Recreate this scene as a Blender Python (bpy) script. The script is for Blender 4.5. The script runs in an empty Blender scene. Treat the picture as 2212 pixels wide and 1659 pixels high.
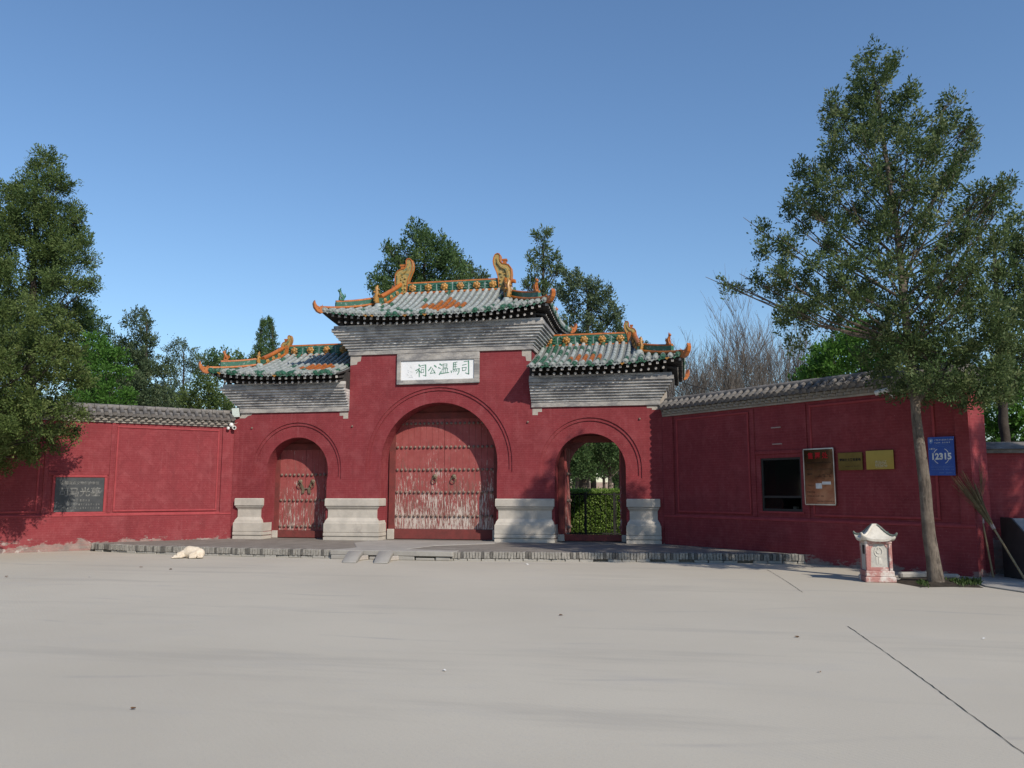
import bpy, bmesh, math, random
import numpy as np
from mathutils import Vector, Matrix, Euler
from mathutils.geometry import tessellate_polygon
R = math.radians
random.seed(7)
rng = np.random.default_rng(7)
scene = bpy.context.scene
col = scene.collection

# ------------------------------------------------------------------ camera, sky, sun, exposure
cam_d = bpy.data.cameras.new('camera')
cam = bpy.data.objects.new('camera', cam_d)
col.objects.link(cam)
CAM = Vector((7.1005, -23.7126, 1.66))
YAW, PITCH, FPX = 0.2018, 0.1287, 1789.0
cam.location = CAM
cam.rotation_euler = (math.pi / 2 + PITCH, 0, YAW)
cam_d.sensor_width = 36
cam_d.lens = 36 * FPX / 2212
cam_d.clip_end = 3000
scene.camera = cam

SUN_AZ, SUN_EL = R(45.5), R(36.5)          # azimuth is measured from the gate's normal towards the right
sun_dir = Vector((math.sin(SUN_AZ) * math.cos(SUN_EL), -math.cos(SUN_AZ) * math.cos(SUN_EL), math.sin(SUN_EL)))
world = bpy.data.worlds.new('World')
scene.world = world
world.use_nodes = True
wn = world.node_tree
bg = wn.nodes['Background']
sky = wn.nodes.new('ShaderNodeTexSky')
sky.sky_type = 'NISHITA'
sky.sun_disc = False
sky.sun_elevation = SUN_EL
sky.sun_rotation = math.pi - SUN_AZ
sky.altitude = 300
sky.air_density = 1.3
sky.dust_density = 0.3
sky.ozone_density = 6.5
wn.links.new(sky.outputs[0], bg.inputs[0])
bg.inputs[1].default_value = 0.14
sd = bpy.data.lights.new('sun', 'SUN')
sd.energy = 4.5
sd.angle = R(0.53)
sd.color = (1.0, 0.91, 0.79)
so = bpy.data.objects.new('sun', sd)
so.rotation_euler = sun_dir.to_track_quat('Z', 'Y').to_euler()
so.location = (30, -40, 40)
col.objects.link(so)
scene.view_settings.view_transform = 'Standard'
scene.view_settings.look = 'None'
scene.view_settings.exposure = 0.0
scene.view_settings.gamma = 1.0
scene.cycles.max_bounces = 6
scene.cycles.diffuse_bounces = 2
scene.cycles.transparent_max_bounces = 6

# ------------------------------------------------------------------ helpers
def at(u, v, y):
    """point at world depth y seen at picture position (u, v) of the 2212 x 1659 view"""
    f = Vector((-math.sin(YAW) * math.cos(PITCH), math.cos(YAW) * math.cos(PITCH), math.sin(PITCH)))
    r = Vector((math.cos(YAW), math.sin(YAW), 0))
    up = r.cross(f)
    d = f + r * ((u - 1106) / FPX) - up * ((v - 829.5) / FPX)
    return CAM + d * ((y - CAM.y) / d.y)

def tag(o, label=None, cat=None, group=None, kind=None):
    if label: o['label'] = label
    if cat: o['category'] = cat
    if group: o['group'] = group
    if kind: o['kind'] = kind
    return o

def empty(name, loc=(0, 0, 0), rz=0, label=None, cat=None, group=None):
    o = bpy.data.objects.new(name, None)
    o.empty_display_size = 0.2
    o.location = loc
    o.rotation_euler = (0, 0, rz)
    col.objects.link(o)
    return tag(o, label, cat, group)

def inst(name, me, parent=None, mw=None):
    o = bpy.data.objects.new(name, me)
    col.objects.link(o)
    if parent: o.parent = parent
    if mw is not None: o.matrix_basis = mw
    return o

class MB:
    def __init__(s):
        s.v, s.f, s.m, s.mi = [], [], [], 0
    def add(s, vs, fs):
        b = len(s.v)
        s.v.extend([tuple(p) for p in vs])
        s.f.extend([tuple(i + b for i in f) for f in fs])
        s.m.extend([s.mi] * len(fs))
        return s
    def box(s, x0, x1, y0, y1, z0, z1):
        return s.add([(x0, y0, z0), (x1, y0, z0), (x1, y1, z0), (x0, y1, z0), (x0, y0, z1), (x1, y0, z1), (x1, y1, z1), (x0, y1, z1)],
                     [(0, 3, 2, 1), (4, 5, 6, 7), (0, 1, 5, 4), (1, 2, 6, 5), (2, 3, 7, 6), (3, 0, 4, 7)])
    def prism(s, poly, a, b, axis='y'):
        """extrude a 2-D outline; axis y: outline in (x, z); axis z: in (x, y); axis x: in (y, z)"""
        n = len(poly)
        def P(p, t):
            return {'y': (p[0], t, p[1]), 'z': (p[0], p[1], t), 'x': (t, p[0], p[1])}[axis]
        vs = [P(p, a) for p in poly] + [P(p, b) for p in poly]
        if n > 8:
            tri = tessellate_polygon([[Vector((p[0], p[1], 0)) for p in poly]])
            fs = [tuple(t) for t in tri] + [tuple(i + n for i in reversed(t)) for t in tri]
        else: fs = [tuple(range(n)), tuple(range(2 * n - 1, n - 1, -1))]
        fs += [(i, i + n, (i + 1) % n + n, (i + 1) % n) for i in range(n)]
        return s.add(vs, fs)
    def tube(s, pts, rad, n=8, cap=True, arc=None, up=None):
        pts = [Vector(p) for p in pts]
        k = len(pts)
        rad = [rad] * k if isinstance(rad, (int, float)) else rad
        vs, fs = [], []
        t0 = (pts[1] - pts[0]).normalized()
        a = Vector(up) if up else (Vector((0, 0, 1)) if abs(t0.z) < .9 else Vector((1, 0, 0)))
        for i, p in enumerate(pts):
            t = (pts[min(i + 1, k - 1)] - pts[max(i - 1, 0)]).normalized()
            b = t.cross(a).normalized()
            a2 = b.cross(t).normalized()
            a = a2
            for j in range(n):
                if arc:
                    th = -arc / 2 + arc * j / (n - 1)
                else:
                    th = 2 * math.pi * j / n
                vs.append(p + (a2 * math.cos(th) + b * math.sin(th)) * rad[i])
        m = n - 1 if arc else n
        for i in range(k - 1):
            for j in range(m):
                fs.append((i * n + j, i * n + (j + 1) % n, (i + 1) * n + (j + 1) % n, (i + 1) * n + j))
        if cap:
            fs.append(tuple(range(n - 1, -1, -1)))
            fs.append(tuple(range((k - 1) * n, k * n)))
        return s.add(vs, fs)
    def lathe(s, prof, n=12, c=(0, 0, 0)):
        vs, fs = [], []
        for r, z in prof:
            for j in range(n):
                th = 2 * math.pi * j / n
                vs.append((c[0] + r * math.cos(th), c[1] + r * math.sin(th), c[2] + z))
        for i in range(len(prof) - 1):
            for j in range(n):
                fs.append((i * n + j, i * n + (j + 1) % n, (i + 1) * n + (j + 1) % n, (i + 1) * n + j))
        fs.append(tuple(range(n - 1, -1, -1)))
        fs.append(tuple(range((len(prof) - 1) * n, len(prof) * n)))
        return s.add(vs, fs)
    def ball(s, c, r, nu=8, nv=6, sc=(1, 1, 1)):
        vs = [(c[0], c[1], c[2] - r * sc[2])]
        for i in range(1, nv):
            ph = -math.pi / 2 + math.pi * i / nv
            for j in range(nu):
                th = 2 * math.pi * j / nu
                vs.append((c[0] + r * sc[0] * math.cos(ph) * math.cos(th), c[1] + r * sc[1] * math.cos(ph) * math.sin(th), c[2] + r * sc[2] * math.sin(ph)))
        vs.append((c[0], c[1], c[2] + r * sc[2]))
        fs = [(0, 1 + (j + 1) % nu, 1 + j) for j in range(nu)]
        for i in range(nv - 2):
            for j in range(nu):
                fs.append((1 + i * nu + j, 1 + i * nu + (j + 1) % nu, 1 + (i + 1) * nu + (j + 1) % nu, 1 + (i + 1) * nu + j))
        L = len(vs) - 1
        fs += [(L, 1 + (nv - 2) * nu + j, 1 + (nv - 2) * nu + (j + 1) % nu) for j in range(nu)]
        return s.add(vs, fs)
    def xf(s, M, start=0):
        for i in range(start, len(s.v)):
            s.v[i] = tuple(M @ Vector(s.v[i]))
        return s
    def mesh(s, name, mats, smooth=False, bevel=0):
        me = bpy.data.meshes.new(name)
        me.from_pydata(s.v, [], s.f)
        mats = mats if isinstance(mats, (list, tuple)) else [mats]
        for m in mats: me.materials.append(m)
        if len(mats) > 1: me.polygons.foreach_set('material_index', s.m)
        bm = bmesh.new(); bm.from_mesh(me)
        bmesh.ops.recalc_face_normals(bm, faces=bm.faces)
        if bevel:
            es = [e for e in bm.edges if len(e.link_faces) == 2 and e.calc_face_angle(0) > .6]
            bmesh.ops.bevel(bm, geom=es, offset=bevel, segments=1, affect='EDGES', clamp_overlap=True)
        if smooth:
            for f in bm.faces: f.smooth = True
            for e in bm.edges:
                if len(e.link_faces) == 2 and e.calc_face_angle(0) > .9: e.smooth = False
        bm.to_mesh(me); bm.free()
        return me
    def build(s, name, mats, parent=None, smooth=False, bevel=0):
        return inst(name, s.mesh(name, mats, smooth, bevel), parent)

def frame(o, x, y, z):
    """matrix with the given origin and axes"""
    m = Matrix.Identity(4)
    for i, a in enumerate((x, y, z)):
        for j in range(3): m[j][i] = a[j]
    for j in range(3): m[j][3] = o[j]
    return m

# ------------------------------------------------------------------ materials
class NT:
    def __init__(s, name):
        s.mat = bpy.data.materials.new(name)
        s.mat.use_nodes = True
        s.t = s.mat.node_tree
        s.b = s.t.nodes['Principled BSDF']
        s.tc = s.t.nodes.new('ShaderNodeTexCoord')
        s.co = s.tc.outputs['Object']
    def n(s, kind, **kw):
        nd = s.t.nodes.new('ShaderNode' + kind)
        for k, v in kw.items(): setattr(nd, k, v)
        return nd
    def l(s, a, b): s.t.links.new(a, b)
    def noise(s, scale, detail=4, rough=.6, vec=None, stretch=None):
        v = vec or s.co
        if stretch:
            m = s.n('Mapping'); s.l(v, m.inputs[0]); m.inputs['Scale'].default_value = stretch; v = m.outputs[0]
        nd = s.n('TexNoise'); s.l(v, nd.inputs['Vector'])
        nd.inputs['Scale'].default_value = scale; nd.inputs['Detail'].default_value = detail; nd.inputs['Roughness'].default_value = rough
        return nd.outputs['Fac']
    def rng(s, fac, a, b, lo=0., hi=1.):
        nd = s.n('MapRange'); nd.interpolation_type = 'SMOOTHSTEP'
        s.l(fac, nd.inputs[0])
        nd.inputs[1].default_value = a; nd.inputs[2].default_value = b; nd.inputs[3].default_value = lo; nd.inputs[4].default_value = hi
        return nd.outputs[0]
    def mix(s, fac, a, b):
        nd = s.n('MixRGB')
        for i, x in enumerate((fac, a, b)):
            if hasattr(x, 'is_linked') or hasattr(x, 'links'): s.l(x, nd.inputs[i])
            elif isinstance(x, (tuple, list)): nd.inputs[i].default_value = (*x, 1) if len(x) == 3 else x
            else: nd.inputs[i].default_value = x
        return nd.outputs[0]
    def math(s, op, a, b=None):
        nd = s.n('Math', operation=op)
        for i, x in enumerate((a, b)):
            if x is None: continue
            if isinstance(x, (int, float)): nd.inputs[i].default_value = x
            else: s.l(x, nd.inputs[i])
        return nd.outputs[0]
    def rand(s): return s.n('ObjectInfo').outputs['Random']
    def z(s):
        nd = s.n('SeparateXYZ'); s.l(s.co, nd.inputs[0]); return nd.outputs
    def shift(s):
        """object coordinates moved by a random offset for every object, so that copies differ"""
        r = s.rand(); m = s.math('MULTIPLY', r, 37.)
        c = s.n('CombineXYZ'); s.l(m, c.inputs[0]); s.l(m, c.inputs[1]); s.l(m, c.inputs[2])
        a = s.n('VectorMath', operation='ADD'); s.l(s.co, a.inputs[0]); s.l(c.outputs[0], a.inputs[1])
        return a.outputs[0]
    def color(s, c):
        if isinstance(c, (tuple, list)): s.b.inputs['Base Color'].default_value = (*c, 1)
        else: s.l(c, s.b.inputs['Base Color'])
    def bump(s, fac, strength=.3, dist=.02, prev=None):
        nd = s.n('Bump'); nd.inputs['Strength'].default_value = strength; nd.inputs['Distance'].default_value = dist
        s.l(fac, nd.inputs['Height'])
        if prev is not None: s.l(prev, nd.inputs['Normal'])
        s.l(nd.outputs[0], s.b.inputs['Normal'])
        return nd.outputs[0]
    def rough(s, r, spec=.3):
        if isinstance(r, (int, float)): s.b.inputs['Roughness'].default_value = r
        else: s.l(r, s.b.inputs['Roughness'])
        s.b.inputs['Specular IOR Level'].default_value = spec
        return s

def plain(name, c1, c2=None, scale=6, rough=.8, spec=.3, bump=.25, stain=None, shift=False, metal=0, dist=.015):
    m = NT(name)
    v = m.shift() if shift else m.co
    n1 = m.noise(scale, 5, .65, v)
    c = m.mix(m.rng(n1, .3, .7), c1, c2 or tuple(x * .7 for x in c1))
    if stain:
        c = m.mix(m.rng(m.noise(scale * .37, 6, .7, v), stain[1], stain[1] + .16), c, stain[0])
    m.color(c); m.rough(rough, spec)
    m.b.inputs['Metallic'].default_value = metal
    if bump: m.bump(m.noise(scale * 6, 4, .6, v), bump, dist)
    return m.mat

def red_wall(name, wear_h=.55, herring=False):
    m = NT(name)
    xyz = m.z()
    cmb = m.n('CombineXYZ')
    m.l(m.math('ADD', xyz[0], xyz[1]), cmb.inputs[0]); m.l(xyz[2], cmb.inputs[1])
    br = m.n('TexBrick'); m.l(cmb.outputs[0], br.inputs['Vector'])
    br.inputs['Scale'].default_value = 1
    br.inputs['Mortar Size'].default_value = .006; br.inputs['Mortar Smooth'].default_value = .3
    br.inputs['Brick Width'].default_value = .27; br.inputs['Row Height'].default_value = .066
    br.inputs['Color1'].default_value = (0, 0, 0, 1); br.inputs['Color2'].default_value = (1, 1, 1, 1)
    sepb = m.n('SeparateColor'); m.l(br.outputs['Color'], sepb.inputs[0])
    red = m.mix(m.rng(m.noise(.9, 6, .7), .3, .72), (.232, .038, .0445), (.175, .028, .033))
    red = m.mix(m.rng(m.noise(7, 5, .7), .45, .75, 0, .4), red, (.32, .082, .085))
    red = m.mix(m.rng(m.noise(1.7, 5, .65), .48, .68, 0, .5), red, (.285, .07, .076))
    red = m.mix(m.rng(m.noise(5, 6, .7, stretch=(1.6, 1.6, .12)), .56, .72, 0, .4), red, (.3, .09, .095))
    red = m.mix(m.rng(m.noise(4.1, 6, .7, stretch=(2.2, 2.2, .14)), .6, .74, 0, .55), red, (.13, .026, .03))
    red = m.mix(m.math('MULTIPLY', sepb.outputs[0], .13), red, (.2, .028, .035))
    red = m.mix(m.math('MULTIPLY', br.outputs['Fac'], .22), red, (.36, .11, .115))
    red = m.mix(m.rng(m.noise(2.3, 6, .75, stretch=(1.4, 1.4, .35)), .52, .7, 0, .6), red, (.17, .032, .036))
    red = m.mix(m.rng(m.noise(60, 2, .5), .735, .76, 0, .8), red, (.5, .33, .31))
    # paint lost near the ground: grey bricks and pale salts, with an outline of their own
    h = m.math('ADD', xyz[2], m.math('MULTIPLY', m.math('SUBTRACT', m.noise(1.6, 6, .75, stretch=(1, 1, 2.2)), .5), 1.1))
    w = m.rng(h, wear_h - .05, wear_h + .03, 1, 0)
    grey = m.mix(m.rng(m.noise(5, 5, .7), .35, .65), (.3, .225, .2), (.19, .165, .15))
    grey = m.mix(m.math('MULTIPLY', sepb.outputs[0], .45), grey, (.3, .12, .105))
    grey = m.mix(m.rng(m.noise(3.4, 4, .7), .55, .66), grey, (.42, .37, .34))
    red_c = m.mix(w, red, grey)
    m.rough(.85, .2)
    hb = m.math('SUBTRACT', m.math('MULTIPLY', m.noise(30, 4, .7), .35), m.math('MULTIPLY', br.outputs['Fac'], .5))
    if herring:
        mp = m.n('Mapping'); m.l(cmb.outputs[0], mp.inputs[0]); mp.inputs['Rotation'].default_value = (0, 0, R(45))
        b2 = m.n('TexBrick'); m.l(mp.outputs[0], b2.inputs['Vector']); b2.inputs['Scale'].default_value = 1
        b2.inputs['Brick Width'].default_value = .42; b2.inputs['Row Height'].default_value = .3; b2.inputs['Mortar Size'].default_value = .012
        b2.inputs['Color1'].default_value = (0, 0, 0, 1); b2.inputs['Color2'].default_value = (1, 1, 1, 1)
        s2 = m.n('SeparateColor'); m.l(b2.outputs['Color'], s2.inputs[0])
        red_c = m.mix(m.math('ADD', m.math('MULTIPLY', s2.outputs[0], .3), m.math('MULTIPLY', b2.outputs['Fac'], .25)), red_c, (.165, .029, .034))
        hb = m.math('SUBTRACT', m.math('MULTIPLY', m.noise(24, 4, .7), .3), m.math('ADD', m.math('MULTIPLY', b2.outputs['Fac'], .7), m.math('MULTIPLY', s2.outputs[0], .35)))
    m.color(red_c)
    m.bump(hb, .55, .012)
    return m.mat

M_RED = red_wall('red_painted_brick', .42)
M_REDW = red_wall('red_painted_wing_brick', .24)
M_REDP = red_wall('red_painted_panel', -5, True)
M_REDE = plain('red_plaster_edge', (.33, .06, .066), (.27, .045, .05), 5, .85, .2)

def grey_brick(name, base, dark, pale, pf=.62):
    m = NT(name)
    v = m.co
    c = m.mix(m.rng(m.noise(4, 5, .7, v), .3, .7), base, tuple(x * .72 for x in base))
    c = m.mix(m.rng(m.noise(1.3, 6, .75, v, (1, 1, 3)), .44, .6), c, dark)
    c = m.mix(m.rng(m.noise(2.2, 6, .8, v, (1, 1, 6)), pf, pf + .1), c, pale)
    m.color(c); m.rough(.9, .2)
    m.bump(m.noise(26, 5, .7, v), .5, .015)
    return m.mat
M_CORB = grey_brick('weathered_grey_brick', (.6, .58, .545), (.27, .265, .26), (.74, .73, .7), .56)
M_BAND = grey_brick('grey_brick_band', (.42, .4, .37), (.2, .195, .195), (.6, .58, .55), .62)
M_TOOTH = grey_brick('grey_tooth_brick', (.42, .385, .335), (.27, .25, .22), (.55, .52, .47), .64)
M_COPE = grey_brick('grey_clay_tile', (.22, .205, .19), (.1, .095, .09), (.46, .44, .42), .62)
M_STONE = plain('carved_limestone', (.5, .46, .4), (.4, .37, .325), 3, .85, .25, .4, ((.3, .265, .235), .62))
M_GOLDST = plain('quoin_stone', (.43, .385, .33), (.33, .3, .27), 5, .85, .2, .4)
M_SOFF = plain('dark_eave_timber', (.06, .055, .052), (.035, .033, .032), 8, .9, .2)
M_RAFT = plain('rafter_side', (.075, .07, .068), (.04, .038, .037), 9, .9, .2, shift=True)
def rafter_end():
    m = NT('rafter_end'); v = m.shift()
    c = m.mix(m.rng(m.noise(14, 4, .7, v), .35, .65), (.55, .52, .47), (.3, .28, .26))
    m.color(m.mix(m.rng(m.rand(), .45, 1.0, 0, .85), c, (.13, .125, .12))); m.rough(.85, .2)
    return m.mat
M_RAFE = rafter_end()

def glaze(name, c1, c2, wear, wf, rough=.35):
    m = NT(name)
    v = m.shift()
    c = m.mix(m.rng(m.noise(7, 4, .6, v), .3, .7), c1, c2)
    c = m.mix(m.math('MULTIPLY', m.rand(), .35), c, tuple(x * .55 for x in c1))
    w = m.rng(m.noise(9, 6, .75, v), wf, wf + .12)
    m.color(m.mix(w, c, wear))
    m.l(m.math('ADD', m.math('MULTIPLY', w, .45), rough), m.b.inputs['Roughness'])
    m.b.inputs['Specular IOR Level'].default_value = .45
    m.bump(m.noise(30, 4, .7, v), .3, .008)
    return m.mat
CHALK = (.38, .405, .39)
M_GREEN = glaze('green_glaze', (.024, .1, .06), (.045, .15, .095), CHALK, .555)
M_CHALK = glaze('chalky_worn_glaze', (.42, .445, .43), (.27, .3, .285), (.08, .16, .115), .54, .6)
M_ORANGE = glaze('orange_glaze', (.46, .155, .028), (.34, .085, .018), (.42, .25, .15), .6, .32)
M_YELL = glaze('yellow_glaze', (.46, .235, .05), (.34, .15, .03), (.16, .13, .08), .55, .35)
M_DRAG = glaze('dragon_glaze', (.36, .24, .07), (.42, .28, .09), (.09, .15, .09), .5, .4)
M_PAN = plain('shaded_pan_tile', (.2, .215, .21), (.12, .13, .125), 9, .8, .3, .4, ((.09, .14, .11), .6))  # colour darkened to stand for the shade between the tile rows

def door_paint(name, lo, hi):
    m = NT(name)
    xyz = m.z()
    g = m.rng(xyz[2], .3, 3.3, lo, hi)
    c = m.mix(m.rng(m.noise(3, 5, .7), .3, .7), (.26, .058, .055), (.32, .085, .08))
    st = m.noise(9, 7, .78, stretch=(1.6, 1.6, .16))
    brown = m.rng(m.math('SUBTRACT', st, g), -.05, .02)
    c = m.mix(m.math('MULTIPLY', brown, .7), c, (.17, .1, .08))
    w = m.noise(16, 7, .8, stretch=(1.8, 1.8, .22))
    big = m.noise(1.5, 4, .6)
    wf = m.math('ADD', w, m.math('MULTIPLY', m.math('SUBTRACT', big, .5), .35))
    white = m.rng(m.math('SUBTRACT', wf, g), .0, .03)
    m.color(m.mix(white, c, (.5, .43, .38)))
    m.rough(.75, .25)
    m.bump(m.math('ADD', m.math('MULTIPLY', white, -.5), st), .4, .01)
    return m.mat
M_DOOR = door_paint('peeling_red_door_paint', .47, .63)
M_DOORS = door_paint('worn_red_door_paint', .53, .66)
M_FRAMEW = plain('red_timber_frame', (.19, .042, .038), (.13, .036, .032), 4, .75, .3, .3, ((.2, .13, .12), .63))
M_STUD = plain('iron_stud', (.23, .165, .13), (.15, .1, .085), 20, .6, .4, .2, shift=True)
M_BRASS = plain('old_brass', (.17, .135, .085), (.11, .09, .06), 20, .5, .5, .3)
M_WHITE = plain('white_painted_board', (.78, .79, .8), (.72, .74, .74), 3, .6, .3, .05, ((.63, .66, .62), .66))
M_TXT = plain('green_ink', (.1, .235, .17), (.15, .3, .22), 9, .7, .2, 0)
M_TXT2 = plain('faint_grey_ink', (.55, .56, .57), (.62, .63, .64), 9, .7, .2, 0)

def ground_mat():
    m = NT('plaza_concrete')
    c = m.mix(m.rng(m.noise(.22, 5, .6), .3, .7), (.51, .468, .382), (.455, .415, .338))
    c = m.mix(m.rng(m.noise(1.0, 6, .7, stretch=(.55, 1.4, 1)), .5, .75, 0, .5), c, (.41, .39, .355))
    c = m.mix(m.rng(m.noise(.5, 5, .65, stretch=(.25, 1.7, 1)), .52, .7, 0, .6), c, (.335, .31, .265))
    c = m.mix(m.rng(m.noise(40, 5, .75), .45, .8, 0, .5), c, (.36, .35, .33))
    c = m.mix(m.rng(m.noise(11, 4, .7), .64, .72, 0, .25), c, (.58, .57, .54))
    # faint tyre marks: thin wandering lines
    sp = m.n('SeparateXYZ'); m.l(m.co, sp.inputs[0])
    vv = m.math('ADD', m.math('ADD', sp.outputs[1], m.math('MULTIPLY', sp.outputs[0], -.16)), m.math('MULTIPLY', m.noise(.09, 2, .4), 9.))
    fr = m.math('FRACT', m.math('MULTIPLY', vv, .42))
    ln = m.rng(m.math('ABSOLUTE', m.math('SUBTRACT', fr, .5)), .0, .035, 1, 0)
    c = m.mix(m.math('MULTIPLY', ln, m.rng(m.noise(.35, 4, .7), .47, .66, 0, .8)), c, (.33, .31, .285))
    c = m.mix(m.rng(m.noise(2.6, 6, .75), .6, .8, 0, .35), c, (.36, .335, .295))
    c = m.mix(m.rng(m.noise(150, 3, .7), .38, .7, 0, .65), c, (.37, .345, .305))
    c = m.mix(m.rng(m.noise(55, 2, .6), .66, .72, 0, .5), c, (.3, .28, .25))
    c = m.mix(m.rng(m.noise(.12, 5, .6), .45, .7, 0, .45), c, (.4, .365, .3))
    # broom marks of the concrete finish
    wv = m.n('TexWave'); wv.bands_direction = 'DIAGONAL'
    m.l(m.co, wv.inputs['Vector']); wv.inputs['Scale'].default_value = 9; wv.inputs['Distortion'].default_value = 2.5
    m.color(c); m.rough(.85, .25)
    b = m.math('ADD', m.noise(70, 5, .7), m.math('MULTIPLY', wv.outputs['Fac'], .25))
    m.bump(b, .35, .006)
    return m.mat
M_GROUND = ground_mat()
M_PAVE = plain('dark_paving_brick', (.225, .205, .18), (.165, .15, .13), 2.5, .9, .25, .5, ((.28, .26, .23), .58))
M_SLAB = plain('pale_cement_slab', (.34, .325, .295), (.28, .265, .24), 2.2, .85, .25, .4, ((.23, .215, .195), .62))
M_EB1 = plain('edge_brick', (.32, .3, .27), (.2, .19, .17), 14, .9, .2, .5, shift=True)
M_EB2 = plain('edge_brick_dark', (.15, .14, .125), (.09, .085, .08), 14, .9, .2, .5, shift=True)
M_EB3 = plain('edge_brick_pale', (.36, .34, .3), (.22, .21, .19), 14, .9, .2, .5, shift=True)
M_SOIL = plain('soil', (.07, .058, .045), (.035, .03, .024), 9, .95, .1, .8)
M_CRACK = plain('crack_filler', (.035, .033, .03), (.02, .019, .018), 9, .9, .2, 0)
def bark():
    m = NT('juniper_bark')
    c = m.mix(m.rng(m.noise(2.2, 6, .75), .35, .65), (.24, .2, .16), (.13, .105, .085))
    c = m.mix(m.rng(m.noise(14, 6, .8, stretch=(1.5, 1.5, .15)), .5, .62, 0, .8), c, (.06, .05, .042))
    c = m.mix(m.rng(m.noise(3.1, 4, .7), .6, .7, 0, .7), c, (.34, .31, .26))
    m.color(c); m.rough(.95, .15)
    m.bump(m.noise(16, 6, .8, stretch=(1.5, 1.5, .2)), 1., .05)
    return m.mat
M_BARK = bark()
M_BARKD = plain('dark_bark', (.075, .062, .052), (.045, .038, .032), 6, .95, .1, .6)
M_TWIG = plain('bare_twig', (.13, .115, .1), (.085, .075, .066), 3, .9, .1, 0)

def leaf_mat(name, dark, mid, light, trans=.33):
    m = NT(name)
    a = m.n('Attribute'); a.attribute_name = 'tint'
    r = m.n('ValToRGB'); m.l(a.outputs['Fac'], r.inputs[0])
    e = r.color_ramp.elements
    e[0].color = (*dark, 1); e[1].color = (*light, 1)
    k = e.new(.5); k.color = (*mid, 1)
    m.color(r.outputs[0]); m.rough(.6, .25)
    tr = m.n('BsdfTranslucent'); m.l(r.outputs[0], tr.inputs[0])
    mx = m.n('MixShader'); mx.inputs[0].default_value = trans
    m.l(m.b.outputs[0], mx.inputs[1]); m.l(tr.outputs[0], mx.inputs[2])
    m.l(mx.outputs[0], m.t.nodes['Material Output'].inputs[0])
    return m.mat
M_LJUN = leaf_mat('juniper_foliage', (.038, .068, .023), (.094, .14, .048), (.215, .24, .105))
M_LOLIVE = leaf_mat('olive_cypress_foliage', (.046, .08, .02), (.105, .15, .04), (.195, .23, .078))
M_LCYP = leaf_mat('cypress_foliage', (.032, .068, .022), (.08, .14, .045), (.15, .21, .075))
M_LTALL = leaf_mat('mid_green_cypress_foliage', (.04, .074, .021), (.096, .145, .041), (.175, .215, .074))
M_LBLUE = leaf_mat('blue_green_foliage', (.034, .06, .028), (.08, .118, .056), (.16, .195, .1))
M_LBRI = leaf_mat('fresh_green_foliage', (.05, .12, .018), (.08, .19, .03), (.14, .27, .05), .4)
M_LHEDGE = leaf_mat('glossy_hedge_foliage', (.06, .12, .018), (.15, .25, .04), (.36, .46, .15), .35)
M_WEED = leaf_mat('weed_foliage', (.03, .055, .014), (.05, .085, .02), (.085, .12, .035), .3)

M_IRON = plain('black_iron', (.02, .02, .02), (.03, .027, .025), 8, .6, .4, .1)
M_PLASTIC = plain('white_plastic', (.72, .72, .7), (.62, .62, .6), 8, .4, .5, 0)
M_BLACKP = plain('black_plastic', (.015, .015, .016), (.025, .025, .025), 8, .35, .5, 0)
M_GLASSW = plain('pale_lens_glass', (.62, .7, .66), (.56, .64, .6), 8, .2, .5, 0)
M_CABLE = plain('grey_cable', (.4, .3, .27), (.3, .24, .22), 8, .7, .3, 0)
M_DOG = plain('dog_fur', (.68, .6, .49), (.56, .47, .36), 9, .95, .1, .6, ((.46, .36, .26), .64), dist=.02)
M_DOGN = plain('dog_nose', (.03, .022, .02), None, 9, .5, .4, 0)
M_PAPER = plain('white_paper', (.75, .75, .73), None, 9, .8, .2, 0)
M_LEAFD = plain('dead_leaf', (.14, .075, .035), None, 9, .9, .2, 0)

# ------------------------------------------------------------------ the setting
gm = MB()
N = 40
gv = [(-300 + 600 * i / N, -120 + 620 * j / N, 0) for j in range(N + 1) for i in range(N + 1)]
gm.add(gv, [(j * (N + 1) + i, j * (N + 1) + i + 1, (j + 1) * (N + 1) + i + 1, (j + 1) * (N + 1) + i) for j in range(N) for i in range(N)])
tag(gm.build('ground', M_GROUND), kind='structure')

FZ = .21                                            # height of the gate's floor
front = [(-9.3, -2.75), (-9.1, -3.05), (-7.7, -3.48), (-6.1, -3.74), (-4.2, -3.96), (-2.6, -4.02), (-1.15, -4.1), (1.62, -4.16), (2.9, -4.0),
         (4.2, -3.82), (5.6, -3.64), (6.96, -3.52), (8.3, -3.44), (9.4, -3.36), (9.9, -3.3)]
pm = MB()
back = [(9.7, -2.9), (6.7, .2), (6.4, 3.6), (-6.4, 3.6), (-6.6, .2), (-9.15, -2.4)]
inner = [(p[0], p[1] + .1) for p in front]
pm.prism(inner + back, .0, FZ, 'z')
platform = tag(pm.build('platform', M_PAVE), kind='structure')

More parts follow.
